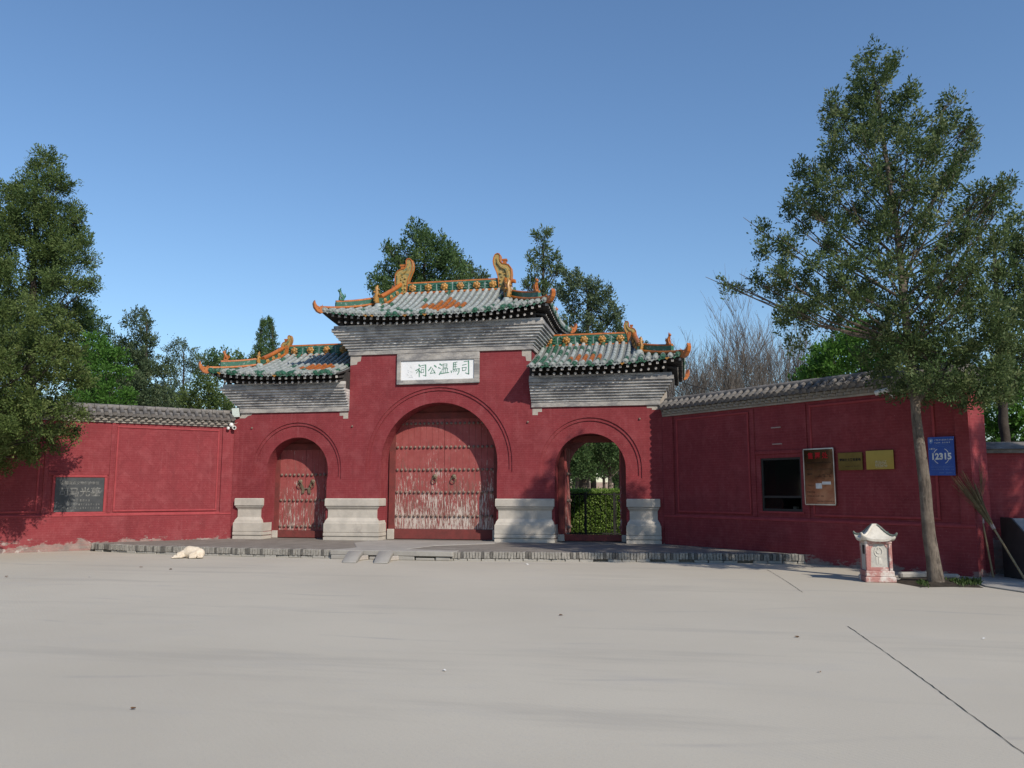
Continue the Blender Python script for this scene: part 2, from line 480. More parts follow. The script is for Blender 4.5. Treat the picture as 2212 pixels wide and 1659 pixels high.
def along(path, step):
    """points and directions every step along a polyline"""
    out, carry = [], 0
    for a, b in zip(path[:-1], path[1:]):
        a, b = Vector((*a, 0)), Vector((*b, 0)); L = (b - a).length; d = (b - a) / L
        t = carry
        while t < L:
            out.append((a + d * t, d)); t += step
        carry = t - L
    return out
ebm = []
for k, mt in enumerate((M_EB1, M_EB2, M_EB3)):
    ebm.append(MB().box(-.031, .031, 0, .2, 0, .15).mesh('edge_brick', mt, bevel=.005))
low = MB().box(-.16, .16, .015, .2, 0, .062).mesh('kerb_stone', M_SLAB, bevel=.01)
rr = random.Random(3)
for p, d in along(front, .071):
    if -1.35 < p.x < 1.62: continue                    # the cement slab in front of the middle door
    n = Vector((-d.y, d.x, 0))
    pale = rr.random()
    me = ebm[0] if pale < .7 else ebm[1] if pale < .88 else ebm[2]
    h = rr.uniform(-.012, .004)
    M = frame(p + Vector((0, 0, .066 + h)) + n * rr.uniform(-.012, .012), d, n, Vector((0, 0, 1))) @ Matrix.Rotation(rr.uniform(-.06, .06), 4, 'Y')
    inst('edge_brick', me, platform, M)
for p, d in along(front, .335):
    n = Vector((-d.y, d.x, 0))
    if rr.random() < .1: continue
    M = frame(p + n * rr.uniform(-.02, .015) + Vector((0, 0, rr.uniform(-.012, 0))), d, n, Vector((0, 0, 1))) @ Matrix.Rotation(rr.uniform(-.03, .03), 4, 'Z')
    inst('kerb_stone', low, platform, M)
# pale cement slab from the steps to the middle door
sm = MB()
sm.prism([(-1.5, -4.16), (1.66, -4.24), (1.7, -3.78), (.25, -3.55), (.55, -2.1), (1.9, -.9), (1.95, -.02), (-2.0, -.02), (-2.0, -1.4), (-1.2, -3.2)], .1, FZ + .012, 'z')
sm.build('cement_slab', M_SLAB, platform, bevel=.012)
wr = random.Random(11)
for xa, xb, zt in ((-1.47, -.95, .1), (-.93, -.5, .09), (-.48, .1, .07), (.12, .7, .095), (.72, 1.2, .06), (1.22, 1.6, .085)):
    MB().box(xa + .01, xb - .01, -4.2 + wr.uniform(-.03, .03), -3.9, 0, zt).build('step_stone', M_SLAB, platform, bevel=.012)

# joints in the plaza concrete
def crack(name, pts, w):
    m = MB(); cr = random.Random(len(name) + len(pts))
    P = []
    for a, b in zip(pts[:-1], pts[1:]):
        a, b = Vector(a), Vector(b); k = max(2, int((b - a).length / .09))
        P += [a.lerp(b, i / k) for i in range(k)]
    vs, fs = [], []
    for i, p in enumerate(P):
        ww = w * cr.uniform(.45, 1.3); off = cr.uniform(-.005, .005)
        vs += [(p.x - ww + off, p.y, .004), (p.x + ww + off, p.y, .004)]
    fs = [(2 * i, 2 * i + 1, 2 * i + 3, 2 * i + 2) for i in range(len(P) - 1)]
    m.add(vs, fs)
    return tag(m.build(name, M_CRACK), kind='structure')
crack('ground_joint', [(9.06, -12.55), (9.14, -15.0), (9.2, -18.5)], .0042)
crack('ground_joint', [(8.82, -5.0), (8.95, -7.5), (9.0, -9.1)], .004)

# two stone ramps laid against the front of the slab
def ramp(x, wd, label):
    e = empty('stone_ramp', (x, -4.2, 0), 0, label, 'ramp', 'stone ramps at the step')
    m = MB(); K = 9; vs = []; fs = []
    for i in range(K + 1):
        t = i / K
        yy = -1.0 * t; xx = .24 * t; zz = .195 * (1 - t ** 1.7) + .012
        w = wd * (1 - .1 * t)
        vs += [(xx, yy, zz), (xx + w, yy - .02, zz + .004), (xx + w, yy, max(0, zz - .09)), (xx, yy, max(0, zz - .09))]
    for i in range(K):
        for j in range(4):
            fs.append((i * 4 + j, i * 4 + (j + 1) % 4, i * 4 + 4 + (j + 1) % 4, i * 4 + 4 + j))
    fs += [(0, 1, 2, 3), (K * 4 + 3, K * 4 + 2, K * 4 + 1, K * 4)]
    m.add(vs, fs)
    m.build('slab', M_SLAB, e, smooth=True, bevel=.008)
    MB().prism([(wd - .06, -.02), (wd + .14, -.02), (wd + .02, -.3), (wd - .1, -.42)], 0, .11, 'z').build('wedge', M_GOLDST, e, bevel=.015)
ramp(-.98, .38, 'left one of the two curved stone ramps below the middle door')
ramp(-.2, .38, 'right one of the two curved stone ramps below the middle door')

# ------------------------------------------------------------------ the gate
gate = empty('temple_gate', (0, 0, 0), 0, 'red three-arched temple gate with green and orange tiled roofs', 'gate')
GD, GH, MH = 3.1, 6.48, 2.83                          # depth, half width, half width of the middle block
XS, WS, CS, SPS = 4.518, 1.015, 3.31, 2.295           # side arches: centre, half width, crown, springing
WM, SPM = 1.8, 2.5

def arch_pts(cx, hw, sp, foot=None, hw_low=None, n=28):
    """outline of an opening from its left foot to its right foot"""
    top = [(cx - hw * math.cos(math.pi * i / n), sp + hw * math.sin(math.pi * i / n)) for i in range(n + 1)]
    if foot is None: return [(cx - hw, FZ)] + top + [(cx + hw, FZ)]
    return [(cx - hw_low, FZ), (cx - hw_low, foot), (cx - hw, foot)] + top + [(cx + hw, foot), (cx + hw_low, foot), (cx + hw_low, FZ)]

def outline(dw, foot_s, foot_m, zs, zm):
    def A(cx, hw, sp, foot):
        return arch_pts(cx, hw + dw, sp, foot, hw) if dw else arch_pts(cx, hw, sp)
    return [(-GH, FZ)] + A(-XS, WS, SPS, foot_s) + A(0, WM, SPM, foot_m) + A(XS, WS, SPS, foot_s) + [(GH, FZ), (GH, zs), (MH, zs), (MH, zm), (-MH, zm), (-MH, zs), (-GH, zs)]
wm = MB()
def wall_layer(dw, fs_, fm_, zs, zm, ya, yb):
    poly = outline(dw, fs_, fm_, zs, zm); n = len(poly)
    vs = [(p[0], ya, p[1]) for p in poly] + [(p[0], yb, p[1]) for p in poly]
    wm.add(vs, [(i, i + n, (i + 1) % n + n, (i + 1) % n) for i in range(n)])
    A = [(-XS, WS, SPS, fs_), (0, WM, SPM, fm_), (XS, WS, SPS, fs_)]
    xs = {-GH, GH, -MH, MH}
    for cx, hw, sp, ft in A:
        xs |= {round(cx - (hw + dw) * math.cos(math.pi * i / 28), 6) for i in range(29)} | {round(cx - hw, 6), round(cx + hw, 6)}
    xs = sorted(xs)
    for a, b in zip(xs[:-1], xs[1:]):
        m = (a + b) / 2; top = zm if abs(m) < MH else zs
        iv = [(FZ, FZ, top)]
        for cx, hw, sp, ft in A:
            if abs(m - cx) < hw + dw:
                f = lambda x: sp + math.sqrt(max(0, (hw + dw) ** 2 - (x - cx) ** 2))
                iv = [(f(a), f(b), top)]
                if abs(m - cx) > hw: iv.append((FZ, FZ, ft))
        for za, zb, t in iv:
            for y in (ya, yb): wm.add([(a, y, za), (b, y, zb), (b, y, t), (a, y, t)], [(0, 1, 2, 3)])
wall_layer(.455, 2.02, 2.21, 4.12, 5.84, 0, .03)
wall_layer(.365, 2.085, 2.285, 4.12, 5.84, .03, .06)
wall_layer(0, None, None, 4.12, 5.84, .06, GD)
wme = bpy.data.meshes.new('wall'); wme.from_pydata(wm.v, [], wm.f); wme.materials.append(M_RED)
wall = inst('wall', wme, gate)

# carved stone plinths
prof = [(FZ, .13), (.3, .13), (.305, .1), (.325, .1), (.335, .135), (.42, .135), (.435, .11), (.445, .13), (.7, .13), (.715, .11), (.78, .095), (.84, .055), (.87, .035),
        (1.1, .035), (1.13, .05), (1.175, .085), (1.2, .09), (1.21, .075), (1.225, .115), (1.42, .115), (1.445, .1)]
def plinth(xa, xb):
    m = MB(); n = len(prof); vs = []; fs = []
    for z, o in prof:
        o += .0
        e = o - .06
        vs += [(xa - e, .5, z), (xa - e, -o, z), (xb + e, -o, z), (xb + e, .5, z)]
    for i in range(n - 1):
        for j in range(3):
            fs.append((i * 4 + j, i * 4 + j + 1, i * 4 + 5 + j, i * 4 + 4 + j))
    fs += [(0, 3, 2, 1), ((n - 1) * 4, (n - 1) * 4 + 1, (n - 1) * 4 + 2, (n - 1) * 4 + 3)]
    m.add(vs, fs)
    return m.build('plinth', M_STONE, gate)
for a, b in ((-6.42, -5.6), (-3.44, -1.83), (1.83, 3.44), (5.6, 6.42)): plinth(a, b)
# small stone quoins where the bands end
for pts in ([(-6.48, 4.08), (-6.48, 3.93), (-6.3, 3.93), (-6.2, 4.0), (-6.1, 4.02), (-6.05, 4.08)],
            [(-2.86, 4.05), (-2.86, 3.86), (-3.02, 3.86), (-3.02, 3.95), (-3.14, 3.95), (-3.14, 4.05)],
            [(2.86, 4.05), (2.86, 3.86), (3.02, 3.86), (3.02, 3.95), (3.14, 3.95), (3.14, 4.05)],
            [(6.48, 4.08), (6.48, 3.95), (6.3, 3.95), (6.3, 4.0), (6.16, 4.0), (6.16, 4.08)],
            [(-2.83, 5.8), (-2.83, 5.5), (-2.62, 5.52), (-2.6, 5.6), (-2.5, 5.62), (-2.47, 5.8)],
            [(2.83, 5.8), (2.83, 5.45), (2.68, 5.47), (2.66, 5.6), (2.55, 5.62), (2.55, 5.8)]):
    MB().prism(pts, -.004, .05).build('quoin_stone', M_GOLDST, gate)
# iron anchor heads in the wall
for x, z in ((-6.05, 3.62), (-2.72, 3.62), (2.72, 3.66), (5.95, 3.7)):
    MB().ball((x, -.012, z), .035, 6, 4).build('wall_anchor', M_STUD, gate)

# --- roofs
class Roof:
    def __init__(s, x0, x1, zmid, rise, lift, hipL, hipR, xgl, xgr, y0=-.82, y1=GD + .82):
        s.__dict__.update(locals())
        s.yr = (y0 + y1) / 2; s.hd = (y1 - y0) / 2
    def w(s, x, y):
        c = 9
        if s.hipR: c = min(c, math.hypot(s.x1 - x, min(y - s.y0, s.y1 - y) * .9))
        if s.hipL: c = min(c, math.hypot(x - s.x0, min(y - s.y0, s.y1 - y) * .9))
        return max(0, 1 - c / 2.6) ** 2
    def prof(s, d):
        t = d / s.hd
        return s.rise * (.62 * t + .38 * t * t)
    def z(s, x, y):
        d = min(y - s.y0, s.y1 - y)
        if s.hipR and x > s.xgr: d = min(d, s.x1 - x)
        if s.hipL and x < s.xgl: d = min(d, x - s.x0)
        return s.zmid + s.lift * s.w(x, y) + s.prof(max(d, 0))
    def p(s, x, y, dz=0): return Vector((x, y, s.z(x, y) + dz))

def tile_mesh(name, L, r, mat):
    """half-round barrel tile with a collar at its lower end; runs along +y, bulges to +z"""
    m = MB()
    m.tube([(0, 0, 0), (0, .03, 0), (0, .035, 0), (0, L, 0)], [r * 1.04, r * 1.04, r * .96, r * .86], 7, True, math.pi * 1.1, (0, 0, 1))
    return m.mesh(name, mat, smooth=True)
TL, TR, STEP = .3, .066, .204
T_W, T_G, T_O = (tile_mesh('roof_tile', TL + .02, TR, m) for m in (M_CHALK, M_GREEN, M_ORANGE))
def end_mesh(mat):
    m = MB()
    m.tube([(0, -.03, 0), (0, .0, 0)], [.076, .076], 12)
    m.tube([(0, -.036, 0), (0, -.028, 0)], [.05, .062], 10)
    m.ball((0, -.036, 0), .022, 6, 4)
    m.tube([(0, 0, 0), (0, .16, .0)], [.07, .066], 8, True)
    return m.mesh('end_tile', mat, smooth=True)
E_W, E_G = end_mesh(M_CHALK), end_mesh(M_GREEN)
def drip_mesh(mat):
    m = MB()
    m.prism([(-.085, .02), (-.075, -.02), (-.03, -.045), (0, -.08), (.03, -.045), (.075, -.02), (.085, .02), (.04, -.005), (0, -.015), (-.04, -.005)], -.012, .012)
    return m.mesh('drip_tile', mat)
D_W, D_G, D_Y = drip_mesh(M_CHALK), drip_mesh(M_GREEN), drip_mesh(M_YELL)
def rafter_mesh(square):
    m = MB(); m.mi = 0
    if square: m.box(-.034, .034, 0, .6, -.034, .034)
    else: m.tube([(0, 0, 0), (0, .6, 0)], .038, 8)
    m.mi = 1
    if square: m.box(-.034, .034, -.004, .0, -.034, .034)
    else: m.tube([(0, -.004, 0), (0, 0, 0)], .038, 8)
    return m.mesh('rafter', [M_RAFT, M_RAFE])
RF_S, RF_R = rafter_mesh(True), rafter_mesh(False)
FLOWER = MB()
for k in range(6):
    a = math.pi / 3 * k + .2
    FLOWER.ball((math.cos(a) * .062, -.03, math.sin(a) * .062), .043, 6, 5, (1, .6, 1))
FLOWER.ball((0, -.05, 0), .05, 7, 5, (1, .7, 1))
FLOWER_ME = FLOWER.mesh('ridge_flower', M_YELL, smooth=True)
CAPM = {}
def cap_mesh(L, r, mat=M_ORANGE):
    k = (round(L, 3), r, mat.name)
    if k not in CAPM:
        CAPM[k] = MB().tube([(0, 0, 0), (L - .006, 0, 0)], r, 8, True).mesh('ridge_cap', mat, smooth=True)
    return CAPM[k]

def seg_line(parent, pts, r, L=.27, mat=M_ORANGE, name='ridge_cap'):
    """a run of round cap tiles laid end to end along a polyline"""
    P = [Vector(p) for p in pts]
    tot = sum((b - a).length for a, b in zip(P[:-1], P[1:]))
    n = max(1, round(tot / L)); step = tot / n
    def pos(t):
        for a, b in zip(P[:-1], P[1:]):
            l = (b - a).length
            if t <= l + 1e-6: return a.lerp(b, min(t / l, 1))
            t -= l
        return P[-1]
    for i in range(n):
        a, b = pos(i * step), pos((i + 1) * step)
        d = (b - a).normalized(); y = Vector((0, 0, 1)).cross(d).normalized(); z = d.cross(y)
        inst(name, cap_mesh((b - a).length, r, mat), parent, frame(a, d, y, z))

def wall_strip(pts, h, th, lo=0):
    """upright body of a sloping ridge following a polyline"""
    m = MB(); P = [Vector(p) for p in pts]; vs = []; fs = []
    for i, p in enumerate(P):
        d = (P[min(i + 1, len(P) - 1)] - P[max(i - 1, 0)]); d.z = 0; d.normalize(); n = Vector((-d.y, d.x, 0)) * th / 2
        vs += [p - n + Vector((0, 0, lo)), p + n + Vector((0, 0, lo)), p + n + Vector((0, 0, h)), p - n + Vector((0, 0, h))]
    for i in range(len(P) - 1):
        for j in range(4): fs.append((i * 4 + j, i * 4 + (j + 1) % 4, i * 4 + 4 + (j + 1) % 4, i * 4 + 4 + j))
    fs += [(0, 1, 2, 3), tuple(len(P) * 4 - 1 - i for i in range(4))]
    return m.add(vs, fs)

WEN = [(370, 1100), (360, 900), (345, 760), (360, 640), (420, 570), (500, 545), (580, 535), (630, 490), (645, 430), (635, 370), (660, 330), (710, 318), (765, 340), (800, 400),
       (815, 480), (800, 560), (760, 640), (720, 720), (690, 800), (680, 870), (665, 1000), (660, 1100)]
def finial(parent, x, y, z, sc, flip):
    """ridge-end dragon with a curled tail that turns towards the middle of the ridge"""
    k = .00123 * sc
    flip = flip * .82
    pts = [((px - 515) * k * flip, (1100 - py) * k) for px, py in WEN]
    cx = sum(p[0] for p in pts) / len(pts)
    m = MB(); m.prism(pts, -.075 * sc, .075 * sc)
    body = m.build('dragon_finial', M_DRAG, parent, bevel=.012 * sc)
    body.location = (x, y, z)
    # raised rim, scales, curls, sword hilt and horn
    r = MB()
    rim = [Vector((p[0], -.08 * sc, p[1])) for p in pts]
    r.tube(rim, .015 * sc, 6)
    r.tube([v + Vector((0, .16 * sc, 0)) for v in rim], .015 * sc, 6)
    fr = MB()
    fr_pts = [(450, 1000), (430, 860), (440, 720), (500, 650), (600, 610), (690, 520), (720, 420)]
    fr.tube([((px - 515) * k * flip, -.085 * sc, (1100 - py) * k) for px, py in fr_pts], [.035 * sc, .045 * sc, .05 * sc, .045 * sc, .04 * sc, .035 * sc, .02 * sc], 6)
    q = random.Random(5)
    for _ in range(26):
        px, py = q.uniform(400, 640), q.uniform(660, 1080)
        fr.ball(((px - 515) * k * flip, -.08 * sc, (1100 - py) * k), q.uniform(.02, .036) * sc, 6, 4)
    r.box(-.045 * sc + (532 - 515) * k * flip, .045 * sc + (532 - 515) * k * flip, -.05 * sc, .05 * sc, (1100 - 545) * k, (1100 - 470) * k)
    r.box(-.065 * sc + (532 - 515) * k * flip, .065 * sc + (532 - 515) * k * flip, -.06 * sc, .06 * sc, (1100 - 472) * k, (1100 - 435) * k)
    r.tube([((345 - 515) * k * flip, 0, (1100 - 900) * k), ((270 - 515) * k * flip, -.02, (1100 - 915) * k), ((250 - 515) * k * flip, -.02, (1100 - 950) * k)], [.06 * sc, .05 * sc, .02 * sc], 6)
    a = r.build('finial_rim', M_ORANGE, parent, smooth=True); a.location = (x, y, z)
    b = fr.build('finial_scales', M_DRAG, parent, smooth=True); b.location = (x, y, z)

def beast(parent, p, d, sc, mat):
    """small crouching roof beast looking along d"""
    m = MB()
    m.box(-.07, .07, -.05, .05, 0, .04)
    m.tube([(-.05, 0, .05), (-.03, 0, .13), (.03, 0, .2), (.05, 0, .26)], [.05, .06, .05, .035], 7)
    m.tube([(.03, .03, .16), (.06, .035, .03)], [.025, .02], 5)
    m.tube([(.03, -.03, .16), (.06, -.035, .03)], [.025, .02], 5)
    m.ball((.065, 0, .285), .05, 7, 5, (1.2, .9, .9))
    m.tube([(.05, .02, .31), (.03, .03, .37)], [.018, .006], 5)
    m.tube([(.05, -.02, .31), (.03, -.03, .37)], [.018, .006], 5)
    m.tube([(-.06, 0, .06), (-.12, 0, .14), (-.1, 0, .22)], [.025, .022, .012], 5)
    o = m.build('roof_beast', mat, parent, smooth=True)
    d = Vector((d[0], d[1], 0)).normalized(); y = Vector((-d.y, d.x, 0))
    o.matrix_basis = frame(Vector(p), d * sc, y * sc, Vector((0, 0, sc)))

def corner_head(parent, p, d, sc=1):
    """orange horned head at the tip of a hip, bent upwards"""
    m = MB()
    prof = [(-.12, -.05), (0, -.11), (.13, -.06), (.23, .06), (.26, .2), (.22, .3), (.19, .2), (.14, .13), (.06, .1), (-.02, .14), (-.1, .1)]
    m.prism(prof, -.07, .07)
    for s in (-1, 1):
        m.ball((.08, s * .07, .05), .025, 6, 4)
        m.tube([(.0, s * .06, .1), (-.03, s * .09, .17)], [.025, .008], 5)
    o = m.build('corner_head', M_ORANGE, parent, bevel=.012)
    d = Vector((d[0], d[1], 0)).normalized(); y = Vector((-d.y, d.x, 0))
    o.matrix_basis = frame(Vector(p), d * sc, y * sc, Vector((0, 0, sc)))

def make_roof(rf, label, xr0, xr1, ridge_z, nflower, single_limit, orange, core_x):
    q = random.Random(int(abs(rf.x0) * 100))
    # pan surface and dark underside
    xs = sorted(set([rf.x0 + (rf.x1 - rf.x0) * i / 46 for i in range(47)] + ([rf.xgr, rf.xgr + .004] if rf.hipR else []) + ([rf.xgl, rf.xgl - .004] if rf.hipL else [])))
    ys = [rf.y0 + (rf.y1 - rf.y0) * i / 32 for i in range(33)]
    m = MB(); nx, ny = len(xs), len(ys)
    top = [(x, y, rf.z(x, y)) for y in ys for x in xs]
    bot = [(x, y, rf.zmid + rf.lift * rf.w(x, y) - .05 + min(min(y - rf.y0, rf.y1 - y), (rf.x1 - x) if rf.hipR else 9, (x - rf.x0) if rf.hipL else 9) * .28) for y in ys for x in xs]
    F = [(j * nx + i, j * nx + i + 1, (j + 1) * nx + i + 1, (j + 1) * nx + i) for j in range(ny - 1) for i in range(nx - 1)]
    m.mi = 0; m.add(top, F)
    m.mi = 1; m.add(bot, [tuple(reversed(f)) for f in F])
    K = nx * ny
    rimi = [i for i in range(nx)] + [j * nx + nx - 1 for j in range(1, ny)] + [(ny - 1) * nx + i for i in range(nx - 2, -1, -1)] + [j * nx for j in range(ny - 2, 0, -1)]
    b0 = 0
    for a, b in zip(rimi, rimi[1:] + rimi[:1]):
        m.f.append((a, b, b + K, a + K)); m.m.append(1)
    me = bpy.data.meshes.new('roof'); me.from_pydata(m.v, [], m.f)
    me.materials.append(M_PAN); me.materials.append(M_SOFF); me.polygons.foreach_set('material_index', m.m)
    roof = inst('roof', me, gate); roof['label'] = label
    stuff = MB(); stuffg = MB()
    # front rows of barrel tiles
    n = int((rf.x1 - rf.x0 - .16) / STEP)
    x_off = ((rf.x1 - rf.x0) - n * STEP) / 2
    for i in range(n + 1):
        x = rf.x0 + x_off + i * STEP
        ymax = rf.yr - .1; hip = False
        if rf.hipR and x > rf.xgr: ymax = min(ymax, rf.y0 + (rf.x1 - x) - .05); hip = True
        if rf.hipL and x < rf.xgl: ymax = min(ymax, rf.y0 + (x - rf.x0) - .05); hip = True
        y = rf.y0 + .02; j = 0
        while y < ymax - .06:
            yb = min(y + TL * .93, ymax)
            a, b = rf.p(x, y, .03), rf.p(x, yb, .03)
            d = (b - a).normalized(); xx = d.cross(Vector((0, 0, 1))).normalized(); zz = xx.cross(d)
            ly = (b - a).length / TL
            M = frame(a, xx, d * ly, zz)
            if orange(i, j, x): base = T_O
            else:
                w = q.random(); base = T_G if w < (.1 if j > 1 else .28) + (.5 if rf.x0 > 2 and x < 4.1 else 0) else T_W
            if j < single_limit:
                inst('roof_tile', base, roof, M)
            else:
                t = MB(); (stuffg if base is T_G else stuff).add([M @ v.co for v in base.vertices], [tuple(p.vertices) for p in base.polygons])
            y = yb; j += 1
        e = rf.p(x, rf.y0, .02)
        inst('end_tile', E_G if q.random() < .3 else E_W, roof, frame(e, Vector((1, 0, 0)), Vector((0, .97, .24)), Vector((0, -.24, .97))) @ Matrix.Rotation(q.uniform(0, 6), 4, 'Y'))
        if i < n:
            e = rf.p(x + STEP / 2, rf.y0 - .01, -.015)
            w = q.random()
            inst('drip_tile', D_G if w < .55 else D_Y if w < .66 else D_W, roof, Matrix.Translation(e) @ Matrix.Rotation(.22, 4, 'X'))
        # rafters: square flying rafters above, round ones below
        if abs(x) - .0 < 99:
            lz = rf.zmid + rf.lift * rf.w(x, rf.y0)
            if rf.x0 + .15 < x < rf.x1 - .12:
                inst('rafter', RF_S, roof, Matrix.Translation((x + .05, rf.y0 + .045, lz - .12)) @ Matrix.Rotation(.16, 4, 'X'))
            lz2 = rf.zmid + rf.lift * .8 * rf.w(x, rf.y0 + .2)
            if rf.x0 + (.4 if rf.hipL else .05) < x < rf.x1 - (.4 if rf.hipR else .05):
                inst('rafter', RF_R, roof, Matrix.Translation((x, rf.y0 + .17, lz2 - .235)) @ Matrix.Rotation(.2, 4, 'X'))
    # right side: tiles, ends and rafters of the end slope
    sides = ([1] if rf.hipR else []) + ([-1] if rf.hipL else [])
    for sgn in sides:
        xe = rf.x1 if sgn > 0 else rf.x0
        ny2 = int((rf.y1 - rf.y0 - .16) / STEP)
        for i in range(ny2 + 1):
            y = rf.y0 + .12 + i * STEP
            dmax = min(y - rf.y0, rf.y1 - y, abs(xe - (rf.xgr if sgn > 0 else rf.xgl))) - .03
            dd = .02
            while dd < dmax:
                db = min(dd + TL * .93, dmax)
                a, b = rf.p(xe - sgn * dd, y, .03), rf.p(xe - sgn * db, y, .03)
                d = (b - a).normalized(); xx = d.cross(Vector((0, 0, 1))).normalized(); zz = xx.cross(d)
                M = frame(a, xx, d * ((b - a).length / TL), zz)
                stuff.add([M @ v.co for v in T_W.vertices], [tuple(p.vertices) for p in T_W.polygons]); dd = db
            if sgn < 0: continue
            e = rf.p(xe, y, .02)
            inst('end_tile', E_W if q.random() < .6 else E_G, roof, frame(e, Vector((0, 1, 0)), Vector((-.97, 0, .24)), Vector((.24, 0, .97))))
            inst('drip_tile', D_G, roof, Matrix.Translation(rf.p(xe + .01, min(y + STEP / 2, rf.y1), -.015)) @ Matrix.Rotation(math.pi / 2, 4, 'Z') @ Matrix.Rotation(.22, 4, 'X'))
            lz = rf.zmid + rf.lift * rf.w(xe, y)
            RZ = Matrix.Rotation(math.pi / 2, 4, 'Z')
            inst('rafter', RF_S, roof, Matrix.Translation((xe - .045, y, lz - .12)) @ RZ @ Matrix.Rotation(.16, 4, 'X'))
            if rf.y0 + .4 < y < rf.y1 - .4:
                inst('rafter', RF_R, roof, Matrix.Translation((xe - .17, y, rf.zmid + rf.lift * .8 * rf.w(xe - .2, y) - .235)) @ RZ @ Matrix.Rotation(.2, 4, 'X'))
    # back slope, out of the picture: one mesh
    for i in range(n + 1):
        x = rf.x0 + x_off + i * STEP
        dm = rf.hd - .1
        if rf.hipR and x > rf.xgr: dm = min(dm, rf.x1 - x)
        if rf.hipL and x < rf.xgl: dm = min(dm, x - rf.x0)
        if dm < .2: continue
        stuff.tube([rf.p(x, rf.y1 - .02, .03), rf.p(x, rf.y1 - dm / 2, .03), rf.p(x, rf.y1 - dm, .03)], TR, 6, True, math.pi, (0, 0, 1))
    if stuff.f: tag(stuff.build('roof_tiles', M_CHALK, roof, smooth=True), kind='stuff')
    if stuffg.f: tag(stuffg.build('roof_tiles', M_GREEN, roof, smooth=True), kind='stuff')
    # main ridge
    zb = ridge_z - .02; H = .33
    x0, x1 = xr0, xr1
    MB().box(x0, x1, rf.yr - .07, rf.yr + .07, zb - .25, zb + H).build('ridge_panel', M_GREEN, roof)
    seg_line(roof, [(x0, rf.yr - .08, zb + .0), (x1, rf.yr - .08, zb + .0)], .045)
    seg_line(roof, [(x0, rf.yr - .02, zb + H + .01), (x1, rf.yr - .02, zb + H + .01)], .05)
    nj = nflower
    for k in range(nj):
        xx = x0 + (x1 - x0) * (k + .5) / nj
        inst('ridge_flower', FLOWER_ME, roof, Matrix.Translation((xx, rf.yr - .08, zb + H * .52)) @ Matrix.Rotation(q.uniform(0, 3), 4, 'Y') @ Matrix.Scale(1.25, 4))
        leafm = MB()
        for s in (-1, 1):
            for dz in (-.05, 0, .05):
                leafm.tube([(xx + s * .1, rf.yr - .075, zb + H * .5 + dz), (xx + s * .17, rf.yr - .085, zb + H * .5 + dz * 1.7 + .02), (xx + s * .23, rf.yr - .075, zb + H * .5 + dz * 1.9)], [.02, .022, .008], 5)
        leafm.build('ridge_leaf', M_GREEN, roof, smooth=True)
        if k: MB().box(xx - (x1 - x0) / nj / 2 - .008, xx - (x1 - x0) / nj / 2 + .008, rf.yr - .074, rf.yr + .074, zb + .06, zb + H - .05).build('ridge_joint', M_CHALK, roof)
    # finials, descending ridges, hips and their beasts
    for sgn, on in ((1, rf.hipR), (-1, rf.hipL)):
        if not on: continue
        xg = rf.xgr if sgn > 0 else rf.xgl
        xe = rf.x1 if sgn > 0 else rf.x0
        sc = 1.0 if rf.zmid > 6 else .62
        finial(roof, (x1 if sgn > 0 else x0) + sgn * .12 * sc, rf.yr - .02, zb - .04, sc * 1.26, -sgn)
        MB().box((x1 if sgn > 0 else x0) - .05, (x1 if sgn > 0 else x0) + .05, rf.yr - .1, rf.yr + .1, zb - .02, zb + H + .04).build('ridge_post', M_ORANGE, roof)
        for back in (0, 1):
            def Yb(y): return y if not back else rf.y0 + rf.y1 - y
            xt = (x1 if sgn > 0 else x0) + sgn * .14
            path = []
            for t in (0, .25, .5, .75, 1):
                y = rf.yr - .05 + (.28 - rf.yr) * t
                x = xt + (xg + sgn * .02 - xt) * min(1, t * 1.2)
                path.append(Vector((x, Yb(y), rf.z(min(max(x, rf.xgl if rf.hipL else -99), rf.xgr if rf.hipR else 99), y))))
            hh = .3 * (1 if sc == 1 else .8)
            wall_strip(path, hh, .1, -.1).build('descending_ridge', M_GREEN, roof)
            up = [p + Vector((0, 0, hh + .03)) for p in path]
            seg_line(roof, up[:-1] + [up[-2].lerp(up[-1], .6)], .075, .42)
            if not back:
                lowp = [p + Vector((-sgn * .07, -.0, .05)) for p in path]
                seg_line(roof, lowp, .045, .3)
                for t in range(1, 4):
                    inst('ridge_flower', FLOWER_ME, roof, Matrix.Translation(path[t] + Vector((-sgn * .06, -.02, hh * .55))) @ Matrix.Rotation(-sgn * R(70), 4, 'Z') @ Matrix.Scale(.75, 4))
            e = path[-1]
            g = MB(); g.lathe([(.12, -.12), (.13, .0), (.1, .05), (.085, .08)], 10)
            o = g.build('ridge_foot', M_CHALK, roof, smooth=True); o.location = e + Vector((0, -.05 if not back else .05, .05))
            # upright beast head at the lower end
            m = MB(); m.tube([(0, 0, .05), (.03 * sgn, 0, .22), (.0, 0, .36), (.02 * sgn, 0, .48), (-.02 * sgn, 0, .55)], [.07, .075, .055, .05, .02], 7)
            for k2, (bx, bz) in enumerate(((.08, .2), (-.07, .28), (.07, .36), (-.05, .42), (.06, .12))):
                m.ball((bx * sgn, -.03, bz), .032, 6, 4)
            o = m.build('ridge_beast', M_YELL, roof, smooth=True); o.location = e + Vector((sgn * .05, -.02 if not back else .02, .1)); o.scale = (sc * 1.0 + .15,) * 3
            # hip ridge
            c0 = Vector((xg + sgn * .1, Yb(rf.y0 + abs(xe - xg) - .1), 0)); c1 = Vector((xe - sgn * .08, Yb(rf.y0 + .08), 0))
            hp = []
            for t in (0, .2, .4, .6, .8, 1):
                p = c0.lerp(c1, t); yy = p.y; hp.append(Vector((p.x, p.y, rf.z(p.x, yy))))
